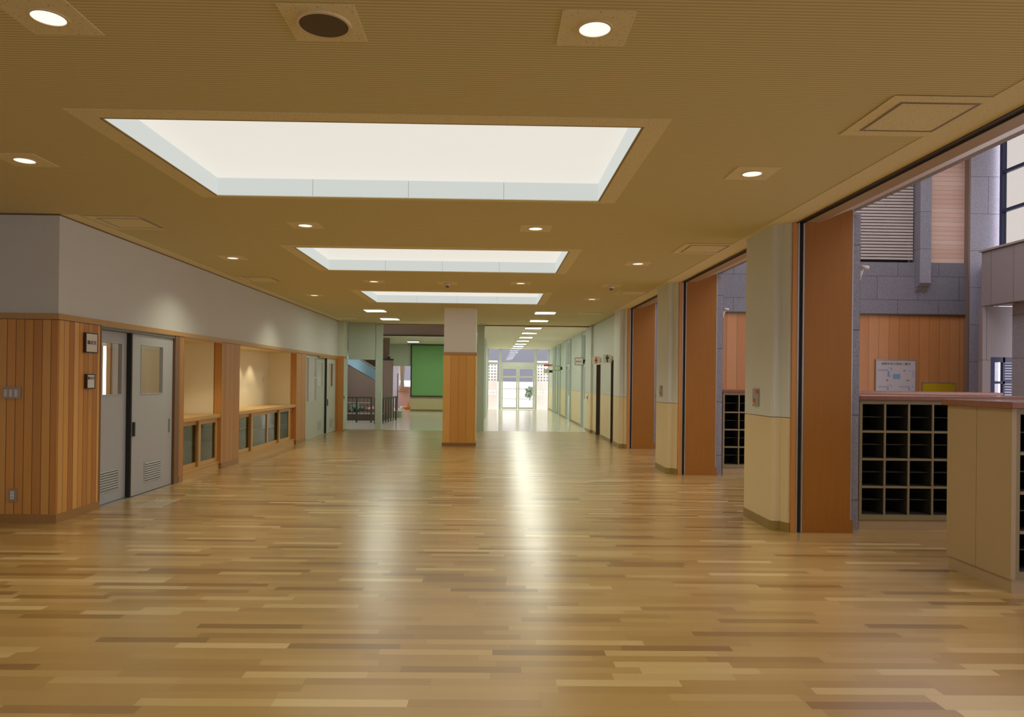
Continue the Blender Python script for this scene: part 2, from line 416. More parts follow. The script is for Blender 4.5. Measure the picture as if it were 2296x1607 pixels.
# ---- left side walls
X = -4.28
struct('wall_left', MB().box(X-.14, X, 7.07, 19.70, 2.0, CH-.012), 'upper', 'pale grey upper wall above the wood cladding')
struct('wall_front_left', MB().box(-9, X-.141, 7.0705, 7.17, 2.0, CH-.012), 'upper', 'grey upper wall left of the corner')
struct('trim_2', MB().box(-9, X+.014, 7.056, 7.07, 2.005, 2.062).box(X, X+.014, 7.07, 19.70, 2.005, 2.062), 'trim')
struct('gap_shadow_strip', MB().box(-9, X+.01, 7.06, 7.07, CH-.014, CH-.002).box(X, X+.01, 7.07, 19.70, CH-.014, CH-.002), 'darkjamb')  # dark strips drawn as the shadow line of the gap under the ceiling
lw = struct('wall_left', MB().box(X-.14, X, 7.07, 7.82, .085, 2.004), 'cedar', 'cedar boarded wall piece beside the grey sliding doors')
struct('wall_front_left', MB().box(-9, X-.141, 7.0705, 7.17, 0, 2.004), 'cedar', 'cedar boarded wall facing the hall')
struct('wall_left', MB().box(X-.13, X, 9.80, 9.93, .085, 2.004), 'slats')
struct('wall_left', MB().box(X-.13, X, 11.33, 12.10, .085, 2.004), 'slats')
struct('wall_left', MB().box(X-.13, X, 15.62, 16.40, .085, 2.004), 'slats')
bb = MB(); bb.box(-9, X+.012, 7.058, 7.069, 0, .085).box(X, X+.012, 7.07, 7.835, 0, .085)
for a, b in ((9.80, 9.93), (11.33, 12.10), (15.62, 16.40)): bb.box(X-.1, X+.008, a, b, 0, .085)
struct('baseboard_left', bb, 'trimd')
# jambs of the first sliding door
struct('trim_4', MB().box(X-.16, X+.004, 7.82, 7.85, 0, 2.004), 'darkjamb')
struct('trim_5', MB().box(X-.14, X+.004, 9.66, 9.80, 0, 2.004), 'darkjamb')
struct('trim_6', MB().box(X-.16, X-.005, 7.85, 9.66, 1.965, 2.003), 'gasket')
struct('trim_7', MB().box(X-.16, X-.002, 7.85, 9.66, 0.0005, .004), 'alu')
# niches
def niche(y0, y1):
    struct('wall_niche', MB().box(-5.0, -4.9, y0-.02, y1+.1, .85, 2.06).box(-4.9, X-.13, y1+.001, y1+.1, .85, 2.06).box(-4.9, X-.13, y0-.1, y0-.001, .85, 2.06), 'niche')
    struct('wall_niche', MB().box(-4.9, X-.001, y0-.02, y1+.02, 2.006, 2.05), 'niche')
    j = MB(); j.box(X-.11, X+.003, y1-.012, y1-.001, .085, 2.003).box(X-.11, X+.003, y0+.001, y0+.01, .085, 2.003).box(X-.05, X-.001, y0+.011, y1-.013, 1.985, 2.005)
    struct('trim_8', j, 'jamb')
niche(9.93, 11.33); niche(12.10, 15.62)
# end pier, with plaster above and wood / steel panel below
struct('wall_left', MB().box(X-.14, -4.12, 19.70, 20.30, 2.06, CH-.012), 'green', 'end pier of the left wall above the steel panel')
struct('wall_left', MB().box(X-.14, -4.14, 19.70, 20.30, 0, 2.06), 'jamb')
dp = structempty('door_5', (-4.12, 20.0, 0), 'narrow sage steel panel door at the end of the left wall')
part('door_leaf', MB((-4.12, 20, 0)).box(-4.139, -4.115, 19.76, 20.29, .02, 2.0), 'dgreen', dp)
part('door_knob', MB((-4.12, 20, 0)).box(-4.114, -4.10, 19.80, 19.83, .88, .96), 'dark', dp)
# screen panel and posts at the stair hall
struct('wall_screen', MB().box(-4.11, -3.345, 20.32, 20.40, 2.02, CH-.002), 'dgreen', 'sage panel hanging over the stair hall entrance')
struct('trim_9', MB().box(-4.11, -3.345, 20.31, 20.41, 1.99, 2.02), 'dgreen')
struct('trim_10', MB().box(-3.34, -.46, 20.56, 20.62, CH-.03, CH-.001).box(-.23, 2.77, 20.56, 20.62, CH-.03, CH-.001), 'trimd')
# back-room behind the left wall (daylit)
struct('wall_backroom', MB().box(-8.6, -8.5, 7.2, 19.6, 0, .9).box(-8.6, -8.5, 7.2, 19.6, 2.1, CH-.01).box(-8.5, X-.15, 19.6, 19.7, 0, CH-.01).box(-8.6, -8.5, 7.2, 9., .9, 2.1).box(-8.6, -8.5, 12.2, 12.8, .9, 2.1).box(-8.6, -8.5, 15.3, 15.6, .9, 2.1), 'white')
wf = MB()
for y in (9.02, 10.6, 12.1, 12.9, 14.0, 15.2, 15.6, 17.2, 18.4, 19.5): wf.box(-8.58, -8.5, y, y+.06, .9, 2.1)
struct('window_1', wf, 'oak')
struct('wall_backroom', MB().box(-6.45, -6.38, 11.98, 12.1, 0, 2.9), 'oak')
struct('wall_backroom', MB().box(-6.375, -5.01, 12.0, 12.1, 0, CH-.01), 'upper')
struct('wall_backroom', MB().box(-9, -8.6, 7.2, 7.25, 0, 3).box(-9, -4.43, 20.1, 20.2, 0, CH-.01), 'white')
# stair hall walls
struct('wall_stair_hall', MB().box(-5.9, -5.8, 20.3, 32.4, 0, 1.0).box(-5.9, -5.8, 20.3, 21.0, 1.0, 4.6).box(-5.9, -5.8, 25.6, 32.4, 1.0, 4.6).box(-5.9, -5.8, 23.2, 23.3, 1.0, 2.8).box(-5.9, -5.8, 21.0, 25.6, 2.8, 4.6), 'green')
struct('window_7', MB().box(-5.88, -5.82, 21.0, 25.6, 1.0, 1.06).box(-5.88, -5.82, 21.0, 25.6, 2.5, 2.56), 'frame_w')
struct('wall_stair_hall', MB().box(-4.62, -3.72, 32.4, 32.5, 2.04, CH-.001).box(-5.8, -4.62, 32.4, 32.5, 0, CH-.001), 'green')
struct('wall_stair_hall', MB().box(-3.72, -.36, 32.4, 32.55, .6, CH-.001), 'green')
struct('wall_stair_hall', MB().box(-3.72, -.36, 32.4, 32.55, .07, .6), 'cream')
struct('baseboard_stair_hall', MB().box(-3.72, -.36, 32.385, 32.55, 0, .07), 'olive')
struct('wall_stair_hall', MB().box(-4.98, -4.72, 30.2, 30.4, 0, CH-.001), 'dgreen')
struct('wall_corridor_left', MB().box(-.36, -.26, 28.2, YEND, 0, CH-.031), 'green')
# small window room behind
struct('wall_window_room', MB().box(-5.8, -4.62, 35.2, 35.3, 0, CH-.001), 'lav')
struct('wall_window_room', MB().box(-5.9, -5.8, 32.4, 35.3, 0, .8).box(-5.9, -5.8, 32.4, 35.3, 2.5, CH), 'lav')
struct('wall_window_room', MB().box(-4.62, -.36, 35.2, 35.3, 0, 1.05), 'pink')
struct('wall_window_room', MB().box(-4.62, -.36, 35.2, 35.3, 2.3, CH-.001).box(-3.0, -.36, 35.2, 35.3, 1.05, 2.3), 'white')
struct('window_2', MB().box(-4.62, -4.57, 35.16, 35.24, 1.05, 2.3).box(-3.06, -3.0, 35.16, 35.24, 1.05, 2.3).box(-4.62, -3.0, 35.16, 35.24, 1.03, 1.08), 'frame_w')
# ---- right corridor wall beyond the entrance hall
RX = 2.83
def two_tone(y0, y1, x0=RX, x1=RX+.15, name='wall_right'):
    struct(name, MB().box(x0, x1, y0, y1, 1.12, CH-.032), 'green')
    struct(name, MB().box(x0, x1, y0, y1, .0, 1.115), 'cream')
    struct('baseboard_right', MB().box(x0-.008, x0-.0005, y0, y1, 0, .075), 'olive')
RO = [(16.62, 16.98, 1.96), (18.62, 19.36, 1.90)]
two_tone(16.30, 16.62); two_tone(16.98, 18.62); two_tone(19.36, 20.05)
struct('wall_right', MB().box(RX, RX+.15, 16.62, 16.98, 1.96, CH-.032).box(RX, RX+.15, 18.62, 19.36, 1.90, CH-.032), 'green')
struct('wall_restroom', MB().box(RX+.9, RX+1.0, 16.3, 20.0, 0, 2.6).box(RX+.15, RX+1., 16.3, 16.35, 0, 2.6).box(RX+.15, RX+1., 19.95, 20., 0, 2.6).box(RX+.15, RX+1., 17.8, 17.85, 0, 2.6).box(RX+.15, RX+1, 16.3, 20, 2.6, 2.7), 'restroom')
struct('trim_11', MB().box(RX-.005, RX+.15, 16.625, 16.66, 0, 1.955).box(RX-.005, RX+.15, 16.94, 16.975, 0, 1.955).box(RX-.005, RX+.15, 18.625, 18.66, 0, 1.895).box(RX-.005, RX+.15, 19.32, 19.355, 0, 1.895), 'restroom')
# corridor pier
struct('wall_right', MB().box(2.77, RX+.15, 20.05, 21.2, 1.12, CH-.032), 'green'); struct('wall_right', MB().box(2.77, RX+.15, 20.05, 21.2, 0, 1.115), 'cream')
struct('baseboard_right', MB().box(2.762, 2.769, 20.04, 21.2, 0, .075).box(2.762, RX, 20.04, 20.049, 0, .075), 'olive')
# classroom bays: wall pieces with doors between
bays = [(21.2, 22.35), (25.6, 27.1), (29.5, 30.7), (31.7, 32.9)]
two_tone(22.35, 25.6); two_tone(27.1, 29.5); two_tone(30.7, 31.7); two_tone(32.9, YEND)
for i, (a, b) in enumerate(bays):
    d = structempty('door_%d' % (6+i), (RX, a, 0), 'sage framed glazed classroom door in the right corridor wall')
    og = (RX, a, 0)
    part('door_frame', MB(og).box(2.775, RX+.12, a+.002, a+.09, 0, 2.95).box(2.775, RX+.12, b-.06, b-.002, 0, 2.95).box(2.79, RX+.12, a+.09, b-.06, 2.88, 2.95).box(2.80, RX+.12, a+.09, b-.06, 1.98, 2.06), 'dgreen', d)
    part('door_leaf', MB(og).box(2.85, 2.88, a+.09, b-.06, .02, .9).box(2.85, 2.88, a+.09, a+.2, .9, 1.98).box(2.85, 2.88, b-.17, b-.06, .9, 1.98).box(2.85, 2.88, a+.2, b-.17, 1.9, 1.98), 'frame_w', d)
    part('glass_pane', MB(og).box(2.86, 2.867, a+.2, b-.17, .9, 1.9).box(2.86, 2.867, a+.09, b-.06, 2.06, 2.88), 'glass', d)
    part('door_handle', MB(og).box(2.80, 2.849, a+.13, a+.16, .85, 1.05), 'dark', d)
struct('wall_classroom', MB().box(6.4, 6.5, 20.2, YEND, 0, .8).box(6.4, 6.5, 20.2, YEND, 2.6, CH).box(RX+.15, 6.5, 20.15, 20.2, 0, CH).box(RX+.15, 6.5, YEND, YEND+.1, 0, CH), 'white')
struct('ceiling', MB().box(RX+.15, 6.5, 20.15, YEND, CH-.03, CH+.1), 'white')
# ---- end wall with glazed doors
ew = MB(); E = YEND
ew.box(-.26, RX, E, E+.08, 2.24, 2.34).box(-.26, RX, E, E+.08, 3.0-.02, CH-.031)
for a, b in ((-.26, -.2), (.31, .44), (2.10, 2.22), (2.78, 2.83)): ew.box(a, b, E-.01, E+.09, 0, 2.98)
struct('window_3', ew, 'frame_w', 'pale framed transom and side lights over the far exit')
struct('window_3', MB().box(-.2, .31, E+.03, E+.04, .05, 2.98).box(.44, 2.10, E+.03, E+.04, 2.34, 2.98).box(2.22, 2.78, E+.03, E+.04, .05, 2.98), 'glass')
de = structempty('door_10', (1.27, E, 0), 'double glazed exit door at the end of the corridor')
og = (1.27, E, 0)
for a, b in ((.45, 1.26), (1.28, 2.09)):
    f = MB(og); f.box(a, a+.07, E+.0, E+.05, .01, 2.12).box(b-.07, b, E, E+.05, .01, 2.12)
    for z0, z1 in ((.01, .10), (.50, .53), (1.0, 1.03), (1.58, 1.66), (2.02, 2.12)): f.box(a+.07, b-.07, E, E+.05, z0, z1)
    part('door_leaf', f, 'frame_w', de)
    part('glass_pane', MB(og).box(a+.07, b-.07, E+.02, E+.027, .1, 2.02), 'glass', de)
part('door_head', MB(og).box(.44, 2.10, E-.02, E+.07, 2.13, 2.235), 'frame_w', de)
part('door_handle', MB(og).cyl((1.21, E-.04, .9), (1.21, E-.04, 1.2), .012).cyl((1.33, E-.04, .9), (1.33, E-.04, 1.2), .012), 'alu', de)
# ---- outside the far door
struct('ground', MB().box(-12, 20, 36.1, 70, -.15, -.03), 'outwhite')
tag(build('garden_wall', MB().box(-6, 10, 39.5, 39.7, -.03, 1.36), 'outwhite'), 'low white garden wall outside the far glazed doors', 'wall')
tag(build('building', MB().box(-14, 22, 52, 53, -.03, 9).box(-14, 22, 51.7, 53.2, 9, 9.4), 'outgrey'), 'blue-grey building across the yard beyond the far doors', 'building')
def screenwall(x0, x1, lab):
    mb = MB(); y0, y1 = 36.6, 36.72; p = .152
    n = int((x1-x0)/p); mb.box(x0, x1, y0, y1, -.03, .62); mb.box(x0, x1, y0, y1, .95, 1.34)
    for zb, rows in ((.62, 2), (1.34, 6)):
        for k in range(n+1): mb.box(x0+k*p, x0+k*p+.076, y0, y1, zb, zb+rows*p+.02)
        for r in range(rows+1): mb.box(x0, x1, y0+.001, y1-.001, zb+r*p, zb+r*p+.076)
    mb.box(x0, x1, y0, y1, 1.34+6*p, 2.45)
    tag(build('block_screen', mb, 'outwhite'), lab, 'block screen', 'white perforated block screens outside the side lights')
screenwall(-.75, .25, 'white perforated block screen outside the left side light')
screenwall(2.25, 3.3, 'white perforated block screen outside the right side light')
sh = MB()
for i in range(60):
    a = random.uniform(0, 6.28); r = random.uniform(0, .28)
    sh.blob((2.05+r*math.cos(a), 38.9+.6*r*math.sin(a), .55+random.uniform(0, .55)), random.uniform(.05, .09), 1, jit=.02)
pl = thing('potted_shrub', 'grey-green shrub outside the right leaf of the exit door', 'shrub', (2.05, 38.9, -.03))
sh.o = Vector((0, 0, 0)); fo = build('foliage', sh, 'leaf', pl); fo.location = (-2.05, -38.9, .03)
part('stem', MB((2.05, 38.9, -.03)).cyl((2.05, 38.9, 0), (2.05, 38.9, .6), .03), 'brown', pl)
part('pot', MB((2.05, 38.9, -.03)).cyl((2.05, 38.9, -.03), (2.05, 38.9, .35), .18, .26), 'outwhite', pl)

# ---- right side: pillars, shutter track, header
PY = [2.80, 7.04, 11.28, 15.54]
def arc(cx, cy_, r, a0, a1, n=5): return [(cx+r*math.cos(math.radians(a0+(a1-a0)*i/n)), cy_+r*math.sin(math.radians(a0+(a1-a0)*i/n))) for i in range(n+1)]
def pillar(y, first, rear=.76):
    t = thing('partition_pillar', first, 'pillar', (3.2, y, 0), 'two-tone pillars along the entrance hall')
    og = (3.2, y, 0)
    prof = [(2.928, y-.09), (2.905, y-.09), (2.868, y)] + arc(2.825, y+.045, .045, 270, 180) + [(2.78, y+rear), (2.928, y+rear)]
    big = [(a-.007*(a < 2.9), b-.007*(b < y+.1)) for a, b in prof]
    part('upper_plaster', MB(og).prism(prof, 1.125, CH-.002), 'pgrey', t)
    part('lower_plaster', MB(og).prism(prof, .09, 1.119), 'cream', t)
    part('baseboard', MB(og).prism(big, 0, .092), 'olive', t)
    part('wood_jamb', MB(og).box(2.929, 2.978, y-.11, y+rear, 0, CH-.002), 'jamb', t)
    part('guide_channel', MB(og).box(2.979, 2.993, y-.112, y-.05, 0, CH-.002).box(3.031, 3.043, y-.112, y-.05, 0, CH-.002), 'alu', t)
    part('channel_slot', MB(og).box(2.993, 3.031, y-.09, y-.05, 0, CH-.002), 'dark', t)
    part('veneer_casing', MB(og).prism([(3.044, 0), (3.52, 0), (3.52, 3.17), (3.50, 3.165), (3.19, 3.043), (3.044, 3.043)], y-.10, y+.02, 'y').box(2.979, 3.535, y+.02, y+rear, 0, CH-.002), 'panel', t)
    part('kick_board', MB(og).box(3.044, 3.545, y-.108, y-.10, 0, .125), 'panel', t)
    part('edge_strip', MB(og).box(3.521, 3.532, y-.10, y+.0, .126, 3.17), 'alu', t)
    part('granite_cladding', MB(og).box(3.536, 3.668, y+.03, y+rear, 0, 3.16), 'granite2', t)
    return t
pillar(PY[1], 'nearest partition pillar, beside the large shoe cabinet')
pillar(PY[2], 'middle partition pillar, second from the shoe cabinets in front')
pillar(PY[3], 'farthest partition pillar, next to the restroom signs')
# floor-to-ceiling header between pillars: slot, soffit with slope, granite hall face
struct('trim_12', MB().box(2.966, 3.03, -4, 16.3, CH-.004, CH+.06), 'dark', 'dark shutter slot in the ceiling edge')
struct('trim_13', MB().box(2.962, 2.969, -4, 16.3, CH-.012, CH-.004).box(3.028, 3.036, -4, 16.3, CH-.012, CH+.05), 'boardframe')
struct('ceiling', MB().prism([(3.036, CH), (3.19, CH), (3.60, 3.21), (3.60, 3.5), (3.036, 3.5)], -4, 16.3, 'y'), 'header')
struct('wall_hall_left', MB().box(3.601, 3.675, -4, 16.3, 3.215, 7.6), 'granite2')
struct('wall_hall_left', MB().box(3.3, 3.6, -4, 16.3, 3.5, 7.6), 'white')
# ---- entrance hall
HB = 16.3
struct('wall_hall_back', MB().box(3.0, 10.9, HB, HB+.15, 0, 3.07), 'hallboards', 'vertical wood boards on the entrance hall back wall')
struct('wall_hall_back', MB().box(3.676, 10.9, HB-.05, HB+.15, 3.09, 4.27), 'granite', 'granite band above the boards')
struct('trim_14', MB().box(3.676, 10.9, HB-.06, HB+.1, 3.06, 3.09), 'boardframe')
lv = MB(); z = 4.34
struct('wall_hall_back', MB().box(3.676, 9.68, HB+.08, HB+.15, 4.27, 7.6), 'dark')
while z < 7.45: lv.box(3.70, 9.66, HB-.02, HB+.05, z, z+.050); z += .0712
for xx in (4.6, 6.5, 8.4, 9.6): lv.box(xx, xx+.03, HB+.052, HB+.077, 4.28, 7.55)
ls = tag(build('louver_screen', lv, 'louver'), 'grey horizontal louver screen high on the entrance hall wall', 'louver screen')
struct('wall_hall_back', MB().box(9.95, 10.88, HB+.02, HB+.15, 4.27, 7.6), 'hboards', 'pale horizontal boards beside the stone fin')
struct('wall_hall_back', MB().prism([(HB+.15, 3.60), (HB-.0505, 3.58), (HB-.25, 3.78), (HB-.25, 7.6), (HB+.15, 7.6)], 9.69, 9.945, 'x'), 'granite2', 'projecting stone fin with a sloping foot')
struct('trim_15', MB().box(10.88, 10.92, HB-.13, HB+.1, 0, 7.6), 'brown')
struct('wall_hall_back', MB().box(10.92, 11.6, HB-.13, HB+.15, 0, 7.6), 'granite4', 'tall granite pier beside the high window')
# balcony parapet and wall below
struct('wall_balcony', MB().box(10.0, 10.2, -4, 14.45, 3.08, 4.19), 'granite3', 'granite balcony parapet')
struct('trim_16', MB().box(9.97, 10.24, -4, 14.50, 4.19, 4.23), 'alu')
struct('floor_balcony', MB().box(10.2, 11.6, -4, 14.45, 3.09, 3.3), 'granite3')
struct('wall_hall_right', MB().box(10.0, 10.17, 14.40, 14.52, 0, 3.08).box(10.17, 11.6, 14.40, 14.52, 2.04, 3.08).box(10.17, 11.6, 14.40, 14.52, 0, .4), 'granite3')
struct('wall_hall_right', MB().box(10.24, 10.8, 13.5, 13.9, 0, 3.08), 'granite2')
struct('window_4', MB().box(10.17, 10.27, 14.42, 14.5, .4, 2.04).box(10.27, 11.6, 14.42, 14.5, 1.94, 2.04).box(10.27, 11.6, 14.42, 14.5, 1.50, 1.55).box(10.44, 10.48, 14.42, 14.5, .4, 2.04), 'navy')
bl = MB()
for k in range(28): bl.box(10.5, 11.5, 14.56, 14.58, .45+k*.055, .45+k*.055+.052)
tag(build('window_blind', bl, 'navy'), 'dark blue slatted blind behind the low hall window', 'blind')
struct('wall_hall_right', MB().prism([(10.09, 14.53), (10.17, 14.53), (11.30, 16.165), (11.22, 16.165)], 0, 4.19), 'granite2')  # unseen angled wall added along the sight line to shade the pier
# high window wall
ww = MB()
for y in (15.93, 15.15, 13.9, 12.6, 11.3, 10., 8.7, 7.4): ww.box(11.48, 11.58, y, y+.085, 4.2, 7.1)
for z in (4.2, 5.38, 6.26, 7.02): ww.box(11.49, 11.57, 7.4, 15.93, z, z+.07)
struct('window_5', ww, 'navy', 'tall navy framed window above the balcony')
struct('window_5', MB().box(11.53, 11.54, 7.4, 15.93, 4.2, 7.1), 'filmglass')
struct('wall_hall_right', MB().box(11.5, 11.6, -4, 7.4, 3.3, 7.6).box(11.5, 11.6, 7.4, 16., 3.3, 4.2), 'granite2')
struct('wall_hall_right', MB().box(11.5, 11.6, 7.4, 16., 7.1, 7.6), 'white')
struct('ceiling', MB().box(3.3, 4.6, -4, 16.45, 7.6, 7.75).box(9.9, 11.6, -4, 16.45, 7.6, 7.75).box(4.6, 9.9, 14.6, 16.45, 7.6, 7.75).box(4.6, 9.9, 9.4, 10.4, 7.6, 7.75).box(4.6, 9.9, 3.6, 5.0, 7.6, 7.75).box(4.6, 9.9, -4, -2, 7.6, 7.75).box(4.6, 5.2, -2, 14.6, 7.6, 7.75), 'white')

# ================================================================== CENTRE COLUMN
cyy = 15.63
t = thing('column', 'free-standing column with orange boards below and grey plaster above', 'column', (-.72, cyy+.37, 0))
og = (-.72, cyy+.37, 0)
part('upper_plaster', MB(og).box(-1.075, -.372, cyy+.02, cyy+.72, 2.05, CH-.001), 'colpaint', t)
part('ceiling_collar', MB(og).box(-1.08, -.366, cyy+.012, cyy+.73, 2.985, CH-.003), 'ceil', t)
part('board_cladding', MB(og).box(-1.085, -.36, cyy+.008, cyy+.732, .07, 1.99), 'column_boards', t)
part('cap_moulding', MB(og).box(-1.10, -.345, cyy-.005, cyy+.745, 1.99, 2.052), 'trim', t)
part('baseboard', MB(og).box(-1.095, -.35, cyy, cyy+.74, 0, .07), 'trimd', t)
# sage posts
def post(x0, x1, y0, y1, lab):
    tag(build('steel_post', MB(((x0+x1)/2, (y0+y1)/2, 0)).box(x0, x1, y0, y1, 0, CH-.032), 'dgreen', None, None, .012), lab, 'post', 'sage painted posts of the stair hall')
post(-3.335, -3.15, 20.32, 20.50, 'sage post between the hanging panel and the stair hall railing')
post(-.45, -.24, 20.32, 20.5, 'sage post just behind the board-clad column')
post(-.345, -.265, 26.6, 26.7, 'thin sage post farther back beside the corridor')

# ================================================================== SKYLIGHTS
def skylight(i, y0, y1, lab):
    t = thing('skylight', lab, 'skylight', ((SKX0+SKX1)/2, (y0+y1)/2, CH), 'rectangular skylights down the middle of the ceiling')
    og = t.location.copy(); b = .15
    part('border_panel', MB(og).box(SKX0-b, SKX1+b, y0-b, y0-.012, CH-.004, CH-.0005).box(SKX0-b, SKX1+b, y1+.0, y1+b*.45, CH-.004, CH-.0005).box(SKX0-b, SKX0-.012, y0-.012, y1, CH-.004, CH-.0005).box(SKX1+.012, SKX1+b, y0-.012, y1, CH-.004, CH-.0005), 'ceil', t)
    part('reveal_trim', MB(og).box(SKX0-.012, SKX1+.012, y0-.012, y0+.004, CH-.004, CH+.05).box(SKX0-.012, SKX0+.004, y0, y1, CH-.004, CH+.03).box(SKX1-.004, SKX1+.012, y0, y1, CH-.004, CH+.03), 'olive', t)
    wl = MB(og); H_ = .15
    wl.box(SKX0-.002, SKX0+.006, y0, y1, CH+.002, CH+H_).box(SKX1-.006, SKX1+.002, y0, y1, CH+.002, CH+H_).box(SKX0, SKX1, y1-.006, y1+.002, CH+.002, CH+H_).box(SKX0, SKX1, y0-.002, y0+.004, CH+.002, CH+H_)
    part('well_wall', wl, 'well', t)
    for k in (1, 2, 3):
        xx = SKX0+(SKX1-SKX0)*k/4; part('panel_joint', MB(og).box(xx-.002, xx+.002, y1-.008, y1-.0055, CH+.004, CH+H_-.002), 'upper', t)
    part('diffuser', MB(og).box(SKX0-.002, SKX1+.002, y0-.002, y1+.002, CH+H_, CH+H_+.02), 'skyl', t)
for i, ((a, b), s) in enumerate(zip(SKY_Y, ('largest and nearest white skylight', 'middle white skylight of the ceiling', 'farthest white skylight, just before the column'))): skylight(i, a, b, s)

# ================================================================== DOWNLIGHTS etc.
def downlight():
    og = (0, 0, CH)
    t = thing('downlight', '', 'downlight', og, 'round recessed downlights')
    part('mounting_panel', MB(og).plate_hole(-.16, .16, -.16, .16, (0, 0), .078, CH-.004, CH-.0005), 'ceil', t)
    part('trim_ring', MB(og).ring((0, 0, 0), .070, .082, CH-.008, CH-.0005), 'cream', t)
    part('lens', MB(og).disc((0, 0, CH-.0045), .0705, flip=True), 'lamp', t)
    L = bpy.data.lights.new('downlight_lamp', 'SPOT'); L.energy = DOWN_W; L.color = (1.0, .97, .72); L.spot_size = math.radians(128); L.spot_blend = 1.; L.shadow_soft_size = .06
    lo = bpy.data.objects.new('lamp', L); COL.objects.link(lo); lo.parent = t; lo.location = (0, 0, -.02)
    return t
DL = [(-1.98, 3.17, 'downlight at the near left, beside the round speaker'), (.44, 3.18, 'bright downlight at the near centre, right of the speaker'),
      (-3.47, 5.30, 'downlight left of the nearest skylight at the left edge'), (1.94, 5.34, 'downlight right of the nearest skylight'),
      (-1.96, 7.41, 'left downlight between the nearest and middle skylights'), (.43, 7.40, 'right downlight between the nearest and middle skylights'),
      (-3.47, 9.51, 'downlight left of the middle skylight, near the left wall'), (1.93, 9.51, 'downlight right of the middle skylight'),
      (-1.95, 11.62, 'left downlight between the middle and farthest skylights'), (.44, 11.60, 'right downlight between the middle and farthest skylights'),
      (-3.43, 13.68, 'downlight left of the farthest skylight'), (1.90, 13.72, 'downlight right of the farthest skylight')]
d0 = downlight(); d0.location = (DL[0][0], DL[0][1], CH); d0['label'] = DL[0][2]
for x, y, lab in DL[1:]: dup(d0, (x, y, CH), lab)
# round speaker
sx, sy = -.77, 3.18; og = (sx, sy, CH)
t = thing('ceiling_speaker', 'round brown ceiling speaker in a square panel', 'speaker', og)
part('mounting_panel', MB(og).plate_hole(sx-.165, sx+.165, sy-.165, sy+.165, (sx, sy), .108, CH-.004, CH-.0005), 'ceil', t)
part('rim', MB(og).ring((sx, sy, 0), .108, .120, CH-.014, CH-.0005), 'cream', t)
part('grille', MB(og).cyl((sx, sy, CH-.012), (sx, sy, CH-.0005), .1075, n=32), 'speaker', t)
# smoke detectors
def detector(x, y, lab):
    og = (x, y, CH); t = thing('smoke_detector', lab, 'smoke detector', og, 'smoke detectors on square panels')
    part('mounting_panel', MB(og).box(x-.16, x+.16, y-.16, y+.16, CH-.004, CH-.0005), 'ceil', t)
    part('body', MB(og).cyl((x, y, CH-.045), (x, y, CH-.0045), .045, .06, n=20), 'sign', t)
    part('sensing_cap', MB(og).cyl((x, y, CH-.075), (x, y, CH-.0455), .025, .03, n=16), 'gasket', t)
detector(-.76, 11.72, 'smoke detector between the two downlights before the farthest skylight')
detector(1.95, 11.77, 'smoke detector at the right, near the partition pillars')
# access hatches
def hatch(x0, y0, lab, w_=.455):
    og = (x0+w_/2, y0+w_/2, CH); t = thing('access_hatch', lab, 'ceiling hatch', og, 'square ceiling access hatches')
    fr = MB(og); x1, y1 = x0+w_, y0+w_
    fr = MB(og); q = .018
    fr.box(x0, x1, y0, y0+q, CH-.007, CH-.0035).box(x0, x1, y1-q, y1, CH-.007, CH-.0035).box(x0, x0+q, y0+q, y1-q, CH-.007, CH-.0035).box(x1-q, x1, y0+q, y1-q, CH-.007, CH-.0035)
    part('frame', fr, 'steel', t)
    part('lid', MB(og).box(x0+q, x1-q, y0+q, y1-q, CH-.006, CH-.0035), 'ceil', t)
    part('border_panel', MB(og).box(x0-.085, x1+.0, y0-.085, y0, CH-.0045, CH-.0035).box(x0-.085, x1, y1, y1+.085, CH-.0045, CH-.0035).box(x0-.085, x0, y0, y1, CH-.0045, CH-.0035), 'ceil', t)
hatch(2.262, 3.935, 'large access hatch at the upper right near the shutter track')
hatch(2.262, 8.155, 'access hatch above the nearest partition pillar, second on the right')
hatch(2.262, 12.40, 'small far access hatch before the farthest partition pillar')
hatch(2.10, 16.45, 'faint access hatch beyond the farthest partition pillar')
hatch(-3.995, 7.195, 'access hatch over the grey doors at the upper left')
hatch(-3.985, 11.37, 'access hatch above the wooden niches on the left')
hatch(-3.995, 18.60, 'faint far access hatch at the end of the left wall')
